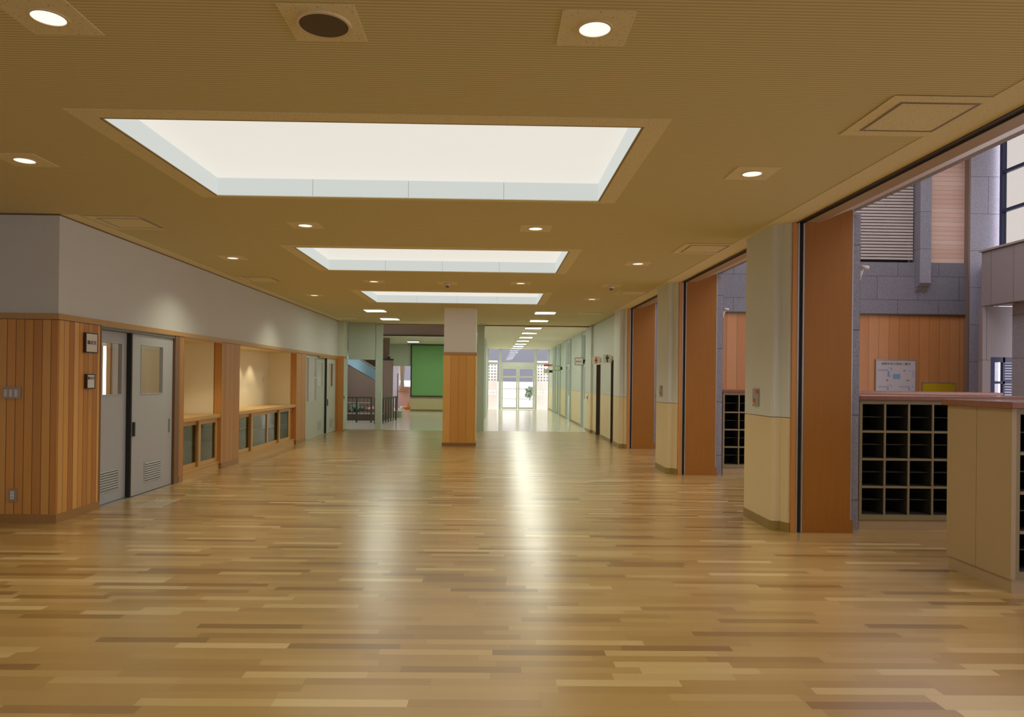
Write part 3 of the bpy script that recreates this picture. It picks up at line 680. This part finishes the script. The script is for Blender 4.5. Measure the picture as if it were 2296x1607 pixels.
# fluorescent troffers
def troffer():
    og = (0, 0, CH); t = thing('fluorescent_light', '', 'ceiling light', og, 'rectangular fluorescent lights')
    part('frame', MB(og).box(-.245, .245, -.245, -.225, CH-.03, CH-.0005).box(-.245, .245, .225, .245, CH-.03, CH-.0005).box(-.245, -.225, -.225, .225, CH-.03, CH-.0005).box(.225, .245, -.225, .225, CH-.03, CH-.0005), 'white', t)
    part('lens', MB(og).box(-.225, .225, -.225, .225, CH-.026, CH-.006), 'trof', t)
    return t
TR = [(-2.72, 16.45, 0, 'nearest fluorescent light left of the column'), (-2.71, 18.71, 0, 'second fluorescent light left of the column'),
      (1.20, 16.45, 0, 'nearest fluorescent light of the right corridor row'), (1.20, 18.66, 0, 'second fluorescent light of the corridor row'),
      (1.18, 20.90, .03, 'third fluorescent light of the corridor row'), (1.18, 23.15, .03, 'fourth fluorescent light of the corridor row'),
      (1.18, 25.50, .03, 'fifth fluorescent light of the corridor row'), (1.17, 27.80, .03, 'sixth fluorescent light of the corridor row'),
      (1.17, 30.10, .03, 'seventh fluorescent light of the corridor row'), (1.15, 32.20, .03, 'eighth fluorescent light of the corridor row'), (1.15, 34.3, .03, 'farthest fluorescent light, next to the exit doors'),
      (-3.36, 30.10, 0, 'fluorescent light in front of the green board'), (-1.6, 30.10, 0, 'fluorescent light before the green board, hidden half behind the column'),
      (-6.0, 8.3, 0, 'unseen fluorescent light added to brighten the room behind the grey sliding doors'), (-6.6, 17.0, 0, 'unseen fluorescent light added to brighten the room behind the far green-grey doors')]  # last two panels are added, to lift the rooms behind the doors
t0 = troffer(); t0.location = (TR[0][0], TR[0][1], CH); t0['label'] = TR[0][3]
for x, y, dz, lab in TR[1:]: dup(t0, (x, y, CH-dz), lab)

# ================================================================== LEFT SLIDING DOORS
def louver(mb_plate, mb_slot, xf, y0, y1, z0, z1, n=8):
    mb_plate.box(xf, xf+.004, y0-.02, y1+.02, z0-.02, z0).box(xf, xf+.004, y0-.02, y1+.02, z1, z1+.02).box(xf, xf+.004, y0-.02, y0, z0, z1).box(xf, xf+.004, y1, y1+.02, z0, z1)
    h = (z1-z0)/n
    for k in range(n):
        zz = z0+k*h
        mb_plate.prism([(xf+.0008, zz+h*.98), (xf+.0008, zz+h*.90), (xf+.010, zz+h*.40), (xf+.010, zz+h*.52)], y0, y1, 'y')
    mb_slot.box(xf-.0005, xf+.0006, y0, y1, z0, z1)
def sliding_leaf(root, og, x0, x1, y0, y1, gy0, gy1, gz0, gz1, ly0, ly1, mat, lz0=.15, lz1=.375):
    """leaf box in plane x0..x1 with a real window opening"""
    l = MB(og)
    l.box(x0, x1, y0, y1, .012, gz0).box(x0, x1, y0, y1, gz1, 1.963).box(x0, x1, y0, gy0, gz0, gz1).box(x0, x1, gy1, y1, gz0, gz1)
    leaf = part('door_leaf', l, mat, root)
    f = MB(og); e = .012
    f.box(x1, x1+.006, gy0-e, gy1+e, gz0-e, gz0).box(x1, x1+.006, gy0-e, gy1+e, gz1, gz1+e).box(x1, x1+.006, gy0-e, gy0, gz0, gz1).box(x1, x1+.006, gy1, gy1+e, gz0, gz1)
    part('window_frame', f, mat, leaf)
    part('glass_pane', MB(og).box((x0+x1)/2, (x0+x1)/2+.004, gy0, gy1, gz0, gz1), 'glass', leaf)
    a, b = MB(og), MB(og); louver(a, b, x1+.001, ly0, ly1, lz0, lz1)
    part('louver', a, mat, leaf); part('louver_slot', b, 'gasket', leaf)
    return leaf
og = (X, 8.7, 0)
d1 = structempty('door_1', og, 'grey double sliding door with louvers, nearest on the left wall')
l1 = sliding_leaf(d1, og, X-.125, X-.085, 7.852, 8.66, 7.93, 8.44, 1.24, 1.83, 7.98, 8.39, 'door')
l2 = sliding_leaf(d1, og, X-.070, X-.030, 8.585, 9.655, 8.80, 9.36, 1.24, 1.83, 8.92, 9.33, 'door')
part('edge_seal', MB(og).box(X-.082, X-.028, 8.555, 8.583, .012, 1.963), 'dark', d1)
part('pull_handle', MB(og).box(X-.029, X-.012, 8.60, 8.64, .73, .90), 'dark', d1)
part('finger_pull', MB(og).box(X-.0295, X-.026, 9.55, 9.585, .71, .89), 'gasket', d1)
# far steel unit + doors
og = (X, 17.0, 0); xf = X-.06
w6 = structempty('window_6', og, 'pale steel framed interior window with spandrel panel')
part('spandrel', MB(og).box(xf-.04, xf, 16.41, 17.68, 0, .84), 'door2', w6)
wf = MB(og)
for y in (16.41, 16.86, 17.60): wf.box(xf-.04, xf+.01, y, y+.06, .84, 1.98)
wf.box(xf-.04, xf+.012, 16.41, 17.68, .84, .90).box(xf-.04, xf+.012, 16.41, 17.68, 1.93, 1.99).box(xf-.03, xf, 16.92, 17.60, 1.43, 1.48)
part('window_frame', wf, 'door2', w6)
part('glass_pane', MB(og).box(xf-.02, xf-.016, 16.47, 17.62, .90, 1.93), 'glass', w6)
og = (X, 18.6, 0)
d2 = structempty('door_2', og, 'green-grey double sliding door at the far end of the left wall')
sliding_leaf(d2, og, X-.125, X-.085, 17.70, 18.56, 17.80, 18.42, 1.24, 1.84, 17.94, 18.26, 'door2')
sliding_leaf(d2, og, X-.070, X-.030, 18.60, 19.60, 18.82, 19.44, 1.24, 1.84, 18.96, 19.30, 'door2')
part('edge_seal', MB(og).box(X-.082, X-.028, 18.565, 18.598, .012, 1.963), 'dark', d2)
part('pull_handle', MB(og).box(X-.029, X-.012, 18.66, 18.70, .73, .90), 'dark', d2)
struct('trim_17', MB().box(X-.14, X-.005, 17.69, 19.62, 1.966, 2.003).box(X-.13, X-.004, 19.62, 19.69, 0, 2.003), 'jamb')
struct('trim_18', MB().box(X, -4.10, 19.685, 19.6995, 0, 2.062), 'jamb')

# ================================================================== NICHE CABINETS
def cab_leaf(root, og, x0, x1, y0, y1, s0=.075, s1=.075):
    l = MB(og); l.box(x0, x1, y0, y0+s0, .125, .80).box(x0, x1, y1-s1, y1, .125, .80).box(x0, x1, y0+s0, y1-s1, .125, .19).box(x0, x1, y0+s0, y1-s1, .745, .80)
    f = part('sliding_door', l, 'oak', root)
    part('glass_pane', MB(og).box((x0+x1)/2-.002, (x0+x1)/2+.002, y0+s0, y1-s1, .19, .745), 'dglass', f)
def niche_cabinet(y0, y1, lab, leaves):
    og = (X-.3, (y0+y1)/2, 0)
    t = thing('niche_cabinet', lab, 'cabinet', og, 'wooden niche cabinets with glass sliding doors')
    part('countertop', MB(og).box(-4.899, X-.008, y0+.012, y1-.014, .815, .87), 'oak', t, bevel=.003)
    part('carcass', MB(og).box(-4.86, -4.84, y0+.02, y1-.02, .1, .81).box(-4.86, X-.12, y0+.013, y0+.02, .1, .81).box(-4.86, X-.12, y1-.02, y1-.015, .1, .81).box(-4.84, X-.13, y0+.02, y1-.02, .10, .12), 'brown', t)
    part('head_rail', MB(og).box(X-.13, X-.03, y0+.012, y1-.014, .800, .814), 'jamb', t)
    part('sill_rail', MB(og).box(X-.13, X-.022, y0+.012, y1-.014, .10, .123), 'oak', t)
    part('plinth_board', MB(og).box(X-.13, X-.03, y0+.012, y1-.014, 0, .10), 'oak', t)
    part('inner_shelf', MB(og).box(-4.84, X-.16, y0+.022, y1-.022, .43, .445), 'brown', t)
    for (a, b, fr) in leaves: cab_leaf(t, og, X-.082 if fr else X-.118, X-.054 if fr else X-.09, a, b)
    return t, og
niche_cabinet(9.93, 11.33, 'shorter niche cabinet with two glass doors, beside the grey sliding doors', [(9.945, 10.68, 0), (10.60, 11.31, 1)])
t, og = niche_cabinet(12.10, 15.62, 'longer niche cabinet with four glass doors, under the spotlit niche', [(12.115, 12.97, 0), (12.90, 13.86, 1), (13.84, 14.66, 0), (14.56, 15.32, 1)])
part('end_panel', MB(og).box(X-.10, X-.09, 15.33, 15.60, .125, .80), 'jamb', t)
part('red_label', MB(og).box(X-.089, X-.085, 15.38, 15.58, .71, .79), 'red', t, 'red and white label')
part('label_text_strip', MB(og).box(X-.0849, X-.083, 15.40, 15.56, .735, .765), 'sign', t)
# recessed spots in the niches
def nspot(y, lab):
    og = (-4.66, y, 2.006); t = thing('niche_spotlight', lab, 'spotlight', og, 'small spotlights in the niche soffits')
    part('trim_ring', MB(og).ring((-4.66, y, 0), .03, .045, 1.996, 2.0055, 20), 'white', t)
    part('lens', MB(og).disc((-4.66, y, 2.003), .03, 20, flip=True), 'lamp', t)
    L = bpy.data.lights.new('spot', 'SPOT'); L.energy = 16; L.color = (1., .86, .62); L.spot_size = math.radians(105); L.spot_blend = .5; L.shadow_soft_size = .03
    lo = bpy.data.objects.new('lamp', L); COL.objects.link(lo); lo.parent = t; lo.location = (0, 0, -.02); lo.rotation_euler = (0, math.radians(-12), 0)
nspot(12.9, 'spotlight in the longer niche, hidden end nearest the camera'); nspot(13.75, 'middle spotlight in the longer niche soffit'); nspot(14.45, 'far spotlight in the longer niche soffit')
nspot(10.5, 'spotlight in the shorter niche soffit')
part_o = thing('wall_outlet', 'tiny outlet on the back wall of the longer niche', 'outlet', (-4.90, 15.3, 1.40))
part('plate', MB((-4.90, 15.3, 1.40)).box(-4.899, -4.892, 15.26, 15.33, 1.34, 1.46), 'sign', part_o)

# ================================================================== SIGNS AND SWITCHES ON THE LEFT
def door_sign(y0, y1, z0, z1, txt, size, tz, lab):
    og = (X, (y0+y1)/2, (z0+z1)/2); t = thing('room_sign', lab, 'sign', og, 'framed room name signs on the boards')
    part('frame', MB(og).box(X+.001, X+.030, y0, y0+.012, z0, z1).box(X+.001, X+.030, y1-.008, y1, z0, z1).box(X+.001, X+.030, y0+.012, y1-.008, z0, z0+.010).box(X+.001, X+.030, y0+.012, y1-.008, z1-.010, z1), 'signframe', t)
    part('face', MB(og).box(X+.002, X+.026, y0+.012, y1-.008, z0+.010, z1-.010), 'sign', t)
    text(txt, size, (X+.0275, (y0+y1)/2+.002, tz), ROT_PX, 'ink', t, 'lettering', og, squash=1.22)
door_sign(7.50, 7.73, 1.695, 1.905, '職員室', .047, 1.80, 'larger framed sign on the cedar boards left of the grey doors')
door_sign(7.53, 7.685, 1.315, 1.470, '職員室', .034, 1.425, 'smaller framed sign below the larger one beside the grey doors')
og = (-4.715, 7.07, 1.275); t = thing('switch_panel', 'grey light switch panel with three columns of buttons', 'switch', og)
part('plate', MB(og).box(-4.80, -4.63, 7.052, 7.069, 1.22, 1.335), 'steel', t, bevel=.002)
bt = MB(og)
for i in range(3):
    for j in range(4): part('button', MB(og).box(-4.785+i*.051, -4.757+i*.051, 7.047, 7.0515, 1.240+j*.018, 1.252+j*.018), 'sign', t, 'pale button')
og = (-4.695, 7.07, .27); t = thing('wall_outlet', 'low grey outlet near the floor on the boarded wall', 'outlet', og)
part('plate', MB(og).box(-4.735, -4.655, 7.055, 7.069, .21, .335), 'steel', t, bevel=.002)
part('socket_face', MB(og).box(-4.712, -4.678, 7.051, 7.0545, .235, .312), 'sign', t, 'pale socket insert')
for zz in (.25, .285): part('socket_slot', MB(og).box(-4.70, -4.69, 7.0495, 7.0508, zz, zz+.01), 'gasket', t)
# shutter switches on the pillars
def shutter_switch(y, lab):
    og = (2.78, y, 1.31); t = thing('shutter_switch', lab, 'switch', og, 'steel shutter switches on the pillars')
    part('plate', MB(og).box(2.768, 2.7795, y-.085, y+.085, 1.215, 1.40), 'steel', t, bevel=.002)
    part('red_button', MB(og).box(2.764, 2.7679, y-.062, y-.012, 1.352, 1.386), 'red', t, 'dark red window')
    part('key_switch', MB(og).cyl((2.7679, y+.045, 1.275), (2.758, y+.045, 1.275), .02), 'orange', t, 'small orange and white key switch')
    part('key_tag', MB(og).box(2.764, 2.7679, y+.028, y+.065, 1.238, 1.256), 'sign', t)
shutter_switch(7.46, 'steel switch plate with red window on the nearest partition pillar')
shutter_switch(11.69, 'steel switch plate on the middle partition pillar')
# tactile studs
og = (-3.82, 8.21, 0); t = thing('tactile_studs', 'patch of metal tactile studs on the floor before the grey doors', 'tactile paving', og)
studs = []
for i in range(6):
    for j in range(12):
        xx = -3.945+i*.05; yy = 7.935+j*.05
        if not studs:
            s = part('stud', MB(og).cyl((xx, yy, .0), (xx, yy, .005), .012, .008, 12), 'sign', t); studs.append((s, xx, yy))
        else:
            s = studs[0][0].copy(); COL.objects.link(s); s.parent = t; s.location = (xx-studs[0][1], yy-studs[0][2], 0)

# ================================================================== SHOE CABINETS
CW, CWP = .243, .018
def shoe_unit(name_lab, loc, ncol=6):
    """front faces -Y; origin at lower left front corner"""
    t = thing('shoe_cabinet', name_lab, 'shoe cabinet', loc, 'open shoe cabinets in the entrance hall')
    o = (0, 0, 0); Wd = ncol*CW+.035; D = .38
    fr = MB(o); fr.box(0, .022, 0, D, .10, 1.299).box(Wd-.022, Wd, 0, D, .10, 1.299).box(.022, Wd-.022, 0, D, .10, .15).box(.022, Wd-.022, 0, D, 1.262, 1.299).box(.022, .032, .004, D, .15, 1.262)
    part('carcass', fr, 'shoeedge', t)
    for k in range(1, ncol):
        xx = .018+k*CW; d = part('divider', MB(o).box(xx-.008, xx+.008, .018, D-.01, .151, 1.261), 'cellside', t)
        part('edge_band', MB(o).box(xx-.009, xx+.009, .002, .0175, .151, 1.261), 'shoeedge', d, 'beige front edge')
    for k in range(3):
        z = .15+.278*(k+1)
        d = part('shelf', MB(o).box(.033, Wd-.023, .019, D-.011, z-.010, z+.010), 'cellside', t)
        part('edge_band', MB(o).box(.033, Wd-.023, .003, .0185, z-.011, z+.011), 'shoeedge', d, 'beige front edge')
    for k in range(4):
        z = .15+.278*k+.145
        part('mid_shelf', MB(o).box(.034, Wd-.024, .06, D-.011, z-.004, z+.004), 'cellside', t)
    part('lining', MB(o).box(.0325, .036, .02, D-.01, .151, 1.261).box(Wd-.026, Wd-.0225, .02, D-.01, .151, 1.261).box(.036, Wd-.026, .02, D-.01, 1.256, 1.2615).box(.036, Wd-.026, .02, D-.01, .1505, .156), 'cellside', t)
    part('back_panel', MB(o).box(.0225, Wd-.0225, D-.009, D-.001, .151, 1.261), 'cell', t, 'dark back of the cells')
    part('plinth', MB(o).box(.004, Wd-.004, .012, D, 0, .099), 'shoe', t)
    return t, Wd
u0_, UW = shoe_unit('shoe cabinet unit standing against the nearest pillar, large open face to the camera', (3.69, 7.10, 0))
def row(x0, y, n, labs, start=0):
    for k in range(start, n): dup(u0_, (x0+k*(UW+.002), y, 0), labs[k])
row(3.69, 7.10, 3, ['', 'shoe cabinet unit right of the first, mostly behind the near cabinet', 'shoe cabinet unit third from the nearest pillar'], 1)
row(3.69, 11.34, 3, ['shoe cabinet unit seen between the nearest and middle pillars', 'second shoe cabinet unit of the farther row', 'third shoe cabinet unit of the farther row'])
row(3.69, 4.96, 3, ['shoe cabinet unit at the right frame edge with a plain end panel', 'second unit of the nearest shoe cabinet row', 'third unit of the nearest shoe cabinet row'])
def backunit(x0, y0, lab, n=3, depth=.32):
    L = n*(UW+.002)-.002; og = (x0, y0, 0)
    t = thing('cabinet_back', lab, 'cabinet', og, 'beige cabinet backs')
    part('carcass', MB(og).box(x0, x0+L, y0, y0+depth, .10, 1.299), 'shoe', t); part('plinth', MB(og).box(x0+.01, x0+L-.01, y0, y0+depth-.015, 0, .099), 'shoe', t)
backunit(3.69, 4.96+.382, 'beige cabinet back joined behind the nearest shoe cabinet row')
backunit(3.69, 7.10+.382, 'beige cabinet back joined behind the row at the nearest pillar')
backunit(3.69, 11.34+.382, 'beige cabinet back joined behind the farther shoe cabinet row')
L3 = 3*(UW+.002)
og = (3.65, 5.3, 0); t = thing('end_panel', 'large beige end panel of the nearest shoe cabinet row', 'panel', og)
part('panel_sheet', MB(og).box(3.655, 3.688, 4.955, 5.318, .10, 1.299).box(3.655, 3.688, 5.322, 5.664, .10, 1.299), 'shoe', t)
part('plinth', MB(og).box(3.668, 3.692, 4.965, 5.655, 0, .099), 'shoe', t)
part('joint', MB(og).box(3.6575, 3.68, 5.318, 5.322, .10, 1.299), 'gasket', t)
def worktop(x0, y0, y1, lab, x1=None):
    og = (x0, y0, 1.3); t = tag(build('worktop', MB(og).box(x0, x1 or 3.69+L3+.02, y0, y1, 1.30, 1.348), 'worktop', bevel=.006), lab, 'worktop', 'reddish wood worktops on the shoe cabinets')
worktop(3.625, 4.92, 5.70, 'reddish worktop on the nearest shoe cabinet row at the right edge')
worktop(3.675, 7.075, 7.83, 'reddish worktop on the shoe cabinets at the nearest pillar')
worktop(3.675, 11.315, 12.07, 'reddish worktop on the farther shoe cabinet row')

# ================================================================== HALL SIGNS
og = (9.28, HB, 1.45); t = thing('guide_board', 'white school guide map board on the wood hall wall', 'sign board', og)
yb = HB-.05
part('frame', MB(og).box(8.81, 9.75, yb, HB-.001, .88, .90).box(8.81, 9.75, yb, HB-.001, 2.015, 2.035).box(8.81, 8.83, yb, HB-.001, .90, 2.015).box(9.73, 9.75, yb, HB-.001, .90, 2.015), 'steel', t)
part('face', MB(og).box(8.83, 9.73, yb+.008, HB-.001, .90, 2.015), 'boardface', t)
yt = yb+.006
text('西陣中央小学校ご案内', .068, (9.28, yt, 1.93), ROT_NY, 'ink', t, 'title_lettering', og)
def q(x, y): return 8.83+(x-140)/(1085-140)*.90, 2.015-(y-195)/ (930-195)*.70
def mp(rects, mat, nm):
    mb = MB(og)
    for (a, b, c, d) in rects:
        x0, z0 = q(a, b); x1, z1 = q(c, d); mb.box(x0, x1, yt, yb+.0075, z1, z0)
    part(nm, mb, mat, t)
mp([(410, 455, 455, 590), (455, 565, 490, 590), (540, 525, 720, 645), (400, 850, 440, 915), (920, 850, 955, 915), (495, 385, 515, 455)], 'blue', 'map_block')
mp([(175, 412, 430, 452), (185, 820, 440, 850), (690, 815, 950, 845), (430, 370, 520, 390), (900, 445, 1045, 455), (1020, 455, 1045, 595), (490, 790, 515, 855), (410, 785, 515, 797), (1010, 795, 1035, 850)], 'mapline', 'map_wing')
mp([(375, 660, 430, 672), (375, 680, 430, 690), (870, 665, 945, 676), (870, 684, 930, 692), (790, 435, 850, 450)], 'ink', 'map_caption')
og = (10.29, HB, 1.2); t = thing('yellow_board', 'plain yellow board right of the guide map', 'board', og)
part('frame', MB(og).box(9.90, 10.68, HB-.03, HB-.001, .86, .875).box(9.90, 10.68, HB-.03, HB-.001, 1.505, 1.52).box(9.90, 9.915, HB-.03, HB-.001, .875, 1.505).box(10.665, 10.68, HB-.03, HB-.001, .875, 1.505), 'steel', t)
part('face', MB(og).box(9.915, 10.665, HB-.024, HB-.001, .875, 1.505), 'yellow', t)
# white brackets on the hall side of pillars
def bracket(y, lab):
    og = (3.675, y, 2.6); t = thing('wall_spotlight', lab, 'spotlight', og, 'white bracket lights on the stone side of the pillars')
    part('base_plate', MB(og).box(3.673, 3.685, y-.03, y+.03, 2.50, 2.60), 'sign', t)
    part('arm', MB(og).cyl((3.684, y, 2.52), (3.72, y, 2.63), .012, n=10), 'sign', t)
    part('lamp_head', MB(og).cyl((3.685, y-.02, 2.640), (3.765, y-.02, 2.628), .016, .020, 14), 'sign', t)
bracket(7.12, 'white bracket light on the stone edge of the nearest pillar'); bracket(11.36, 'white bracket light on the stone edge of the middle pillar')

# ================================================================== CORRIDOR SIGNS
def flag(x0, y, z0, z1, wdt, lab, face='signplate', frame=None, cat='sign'):
    og = (RX, y, (z0+z1)/2); t = thing('projecting_sign', lab, cat, og, 'signs projecting from the right corridor wall')
    part('sign_plate', MB(og).box(x0, x0+wdt, y, y+.025, z0, z1), face, t)
    part('wall_arm', MB(og).box(x0+wdt+.0005, RX-.001, y+.003, y+.022, (z0+z1)/2-.06, (z0+z1)/2+.06), 'signframe' if frame else 'alu', t)
    if frame: part('border', MB(og).box(x0, x0+wdt, y-.003, y-.0005, z0, z0+.012).box(x0, x0+wdt, y-.003, y-.0005, z1-.012, z1).box(x0, x0+.012, y-.003, y-.0005, z0+.012, z1-.012).box(x0+wdt-.012, x0+wdt, y-.003, y-.0005, z0+.012, z1-.012), 'signframe', t)
    return t, og
def figure(t, og, cx, y, zc, h, mat, skirt):
    mb = MB(og); s = h/1.
    mb.cyl((cx, y-.003, zc+.40*s), (cx, y-.0005, zc+.40*s), .095*s, n=20)
    if skirt: mb.prism([(cx-.07*s, zc+.28*s), (cx+.07*s, zc+.28*s), (cx+.24*s, zc-.10*s), (cx+.08*s, zc-.22*s), (cx+.06*s, zc-.5*s), (cx-.06*s, zc-.5*s), (cx-.08*s, zc-.22*s), (cx-.24*s, zc-.10*s)], y-.003, y-.0005, 'y')
    else: mb.prism([(cx-.20*s, zc+.28*s), (cx+.20*s, zc+.28*s), (cx+.22*s, zc-.02*s), (cx+.10*s, zc-.08*s), (cx+.09*s, zc-.5*s), (cx-.09*s, zc-.5*s), (cx-.10*s, zc-.08*s), (cx-.22*s, zc-.02*s)], y-.003, y-.0005, 'y')
    part('pictogram', mb, mat, t, ('red' if skirt else 'blue')+' standing figure')
t, og = flag(2.60, 18.55, 1.90, 2.10, .20, "white women's restroom sign with a red figure"); figure(t, og, 2.70, 18.55, 2.0, .17, 'red', True)
t, og = flag(2.60, 16.75, 1.89, 2.09, .20, "white men's restroom sign with a blue figure"); figure(t, og, 2.70, 16.75, 1.99, .17, 'bluep', False)
t, og = flag(2.50, 21.60, 1.93, 2.16, .25, 'black framed classroom name sign nearest in the corridor', frame=True)
part('lettering', MB(og).box(2.54, 2.575, 21.5965, 21.5985, 2.03, 2.06).box(2.60, 2.635, 21.5965, 21.5985, 2.03, 2.06).box(2.66, 2.695, 21.5965, 21.5985, 2.03, 2.06), 'ink', t)
flag(2.50, 28.9, 1.86, 2.05, .26, 'green-tinted classroom sign in the middle of the corridor', face='greensign', frame=True)
flag(2.42, 33.6, 1.80, 1.98, .26, 'cream classroom sign farthest along the corridor', face='creamsign', frame=True)
flag(2.40, 33.4, 2.13, 2.21, .34, 'long red sign hanging near the exit', face='red')
og = (2.77, 20.6, .95); t = thing('fire_alarm', 'small red fire alarm on the corridor pier', 'fire alarm', og)
part('lamp_dome', MB(og).blob((2.757, 20.6, .98), .05, 2, (.5, 1, 1)), 'red', t); part('plate', MB(og).box(2.7605, 2.769, 20.5, 20.7, .80, 1.10), 'sign', t)
og = (RX, 17.6, .27); t = thing('wall_outlet', 'low outlet on the cream wall between the restroom doors', 'outlet', og)
part('plate', MB(og).box(RX-.008, RX-.0005, 17.55, 17.62, .21, .33), 'sign', t)

# ================================================================== STAIR HALL
og = (-2.9, 32.4, 0); t = thing('display_board', 'tall green pin board at the back of the stair hall', 'board', og)
part('frame', MB(og).box(-3.72, -1.5, 32.33, 32.385, .64, .70).box(-3.72, -1.5, 32.33, 32.385, 2.98, 3.02).box(-3.72, -3.66, 32.33, 32.385, .70, 2.98).box(-1.56, -1.5, 32.33, 32.385, .70, 2.98), 'boardframe', t)
part('board_face', MB(og).box(-3.66, -1.56, 32.35, 32.384, .70, 2.98), 'board', t)
# stair
SY = 26.3
t = thing('staircase', 'brown plastered staircase rising to the left with a blue-lit balustrade', 'staircase', (-4.6, SY, 0)); og = (-4.6, SY, 0)
part('stair_side', MB(og).prism([(-5.79, 0), (-4.1, 0), (-4.1, 1.25), (-5.25, 1.90), (-5.79, 2.2)], SY, SY+.15, 'y'), 'brown', t)
part('balustrade', MB(og).prism([(-4.1, 1.26), (-4.1, 1.66), (-5.25, 2.35), (-5.79, 2.66), (-5.79, 2.22), (-5.25, 1.92)], SY+.04, SY+.08, 'y'), 'stairglass', t, 'blue-lit steel balustrade')
part('handrail', MB(og).cyl((-4.1, SY+.06, 1.70), (-5.79, SY+.06, 2.70), .03, n=10), 'alu', t)
part('newel', MB(og).box(-4.10, -4.04, SY, SY+.15, 0, 1.8), 'brown', t)
for k in range(8):
    part('step', MB(og).box(-4.15-.27*(k+1), -4.15-.27*k if k else -4.15, SY+.16, SY+1.5, .165*k, .165*(k+1)) if -4.15-.27*(k+1) > -5.79 else MB(og).box(-5.78, -5.7, SY+.16, SY+1.5, .1*k, .1*k+.05), 'brown', t)
struct('wall_stair_hall', MB().box(-4.03, -3.70, SY, SY+.25, 0, 2.13), 'brown'); struct('trim_19', MB().box(-4.05, -3.68, SY-.02, SY+.27, 2.13, 2.19), 'dark')
struct('wall_stair_hall', MB().box(-5.79, -4.04, SY+1.6, SY+1.7, 0, CH-.001), 'brown')
og = (-3.87, SY+.12, 2.19); t = thing('red_ornament', 'small dark red object on top of the brown pier', 'ornament', og)
part('body', MB(og).blob((-3.87, SY+.12, 2.245), .09, 2, (1, .8, .6), .008), 'restroom', t); part('crown', MB(og).blob((-3.85, SY+.1, 2.31), .03, 1), 'pink', t)
# railing
t = thing('railing', 'dark metal railing around the stair hall planter', 'railing', (-4.2, 23.6, 0)); og = (-4.2, 23.6, 0)
RYF = 23.6
part('top_rail', MB(og).box(-4.95, -3.95, RYF-.02, RYF+.02, .80, .84), 'rail', t)
part('mid_rail', MB(og).box(-4.95, -4.0, RYF-.012, RYF+.012, .64, .665), 'alu', t)
for xx in (-4.93, -4.5, -4.02): part('post', MB(og).box(xx, xx+.05, RYF-.025, RYF+.025, 0, .80), 'rail', t)
for xx in (-4.75, -4.62, -4.38, -4.25, -4.13): part('baluster', MB(og).box(xx, xx+.015, RYF-.008, RYF+.008, .05, .80), 'rail', t)
t = thing('railing', 'second dark railing with white-lit bars right of the sage post', 'railing', (-3.45, 24, 0)); og = (-3.45, 24, 0)
part('top_rail', MB(og).prism([(-3.60, 22.9), (-3.55, 22.9), (-3.36, 25.2), (-3.41, 25.2)], .80, .84), 'rail', t)
part('side_rail', MB(og).box(-3.78, -3.60, 22.9, 22.94, .80, .84), 'rail', t)
for k in range(7):
    f_ = k/6; xx = -3.60+.19*f_; yy = 22.92+2.22*f_
    part('post' if k in (0, 6) else 'baluster', MB(og).box(xx, xx+(.05 if k in (0, 6) else .03), yy-.02, yy+.02, 0, .80), 'rail', t)
part('post', MB(og).box(-3.78, -3.73, 22.9, 22.95, 0, .80), 'rail', t)
t = thing('planter', 'low planter box with dim green and red plants behind the railing', 'planter', (-4.6, 25.2, 0)); og = (-4.6, 25.2, 0)
part('planter_box', MB(og).box(-5.6, -3.75, 24.7, 25.7, 0, .22), 'restroom', t); part('planter_rim', MB(og).box(-5.62, -3.73, 24.66, 24.74, .22, .26), 'lav', t)
gm = MB(og)
for i in range(24): gm.blob((random.uniform(-5.4, -4.5), random.uniform(24.9, 25.5), .3+random.uniform(0, .2)), .09, 1, jit=.02)
part('foliage', gm, 'leaf', t)
rm = MB(og)
for i in range(12): rm.blob((random.uniform(-4.45, -3.9), random.uniform(24.9, 25.5), .3+random.uniform(0, .1)), .07, 1, jit=.02)
part('red_foliage', rm, 'pink', t, 'reddish pink plants')
tag(build('bench_block', MB((-3.5, 27.2, 0)).box(-3.72, -3.42, 26.9, 27.5, 0, .22), 'green'), 'low green block at the foot of the brown pier', 'block')
# window room contents
def cf(u, v):
    a = -.13+.26*u; pinch = 1-.35*math.exp(-((v-.35)/.25)**2)
    return (-4.43+a*pinch, 35.0+.03*math.sin(u*40), .92+1.38*v)
cu = tag(build('curtain', MB().grid(cf, 48, 14), 'curtain', normals=False), 'cream tied curtain at the far stair hall window', 'curtain')
so = cu.modifiers.new('s', 'SOLIDIFY'); so.thickness = .006
tag(build('window_ledge', MB((-4.4, 34.95, .88)).box(-4.68, -4.2, 34.9, 35.19, .86, .89), 'jamb'), 'small wood ledge under the curtain', 'ledge')
og = (-3.98, 33.6, 0); t = thing('toy_bundle', 'orange and white bundle on the floor under the far window', 'toys', og)
part('orange_bag', MB(og).blob((-3.98, 33.6, .11), .16, 2, (1.3, .8, .65), .012).cyl((-3.95, 33.6, .12), (-3.97, 33.6, .36), .06, .02), 'orange', t)
part('white_bag', MB(og).blob((-4.24, 33.6, .09), .11, 2, (1, .8, .8), .01).blob((-3.78, 33.65, .12), .12, 2, (.8, .8, 1), .01), 'sign', t)
tag(build('thin_pole', MB((-4.42, 33, 0)).cyl((-4.38, 33.0, 0), (-4.38, 33.0, 1.7), .02, n=10), 'rail'), 'thin dark pole standing in the far doorway', 'pole')
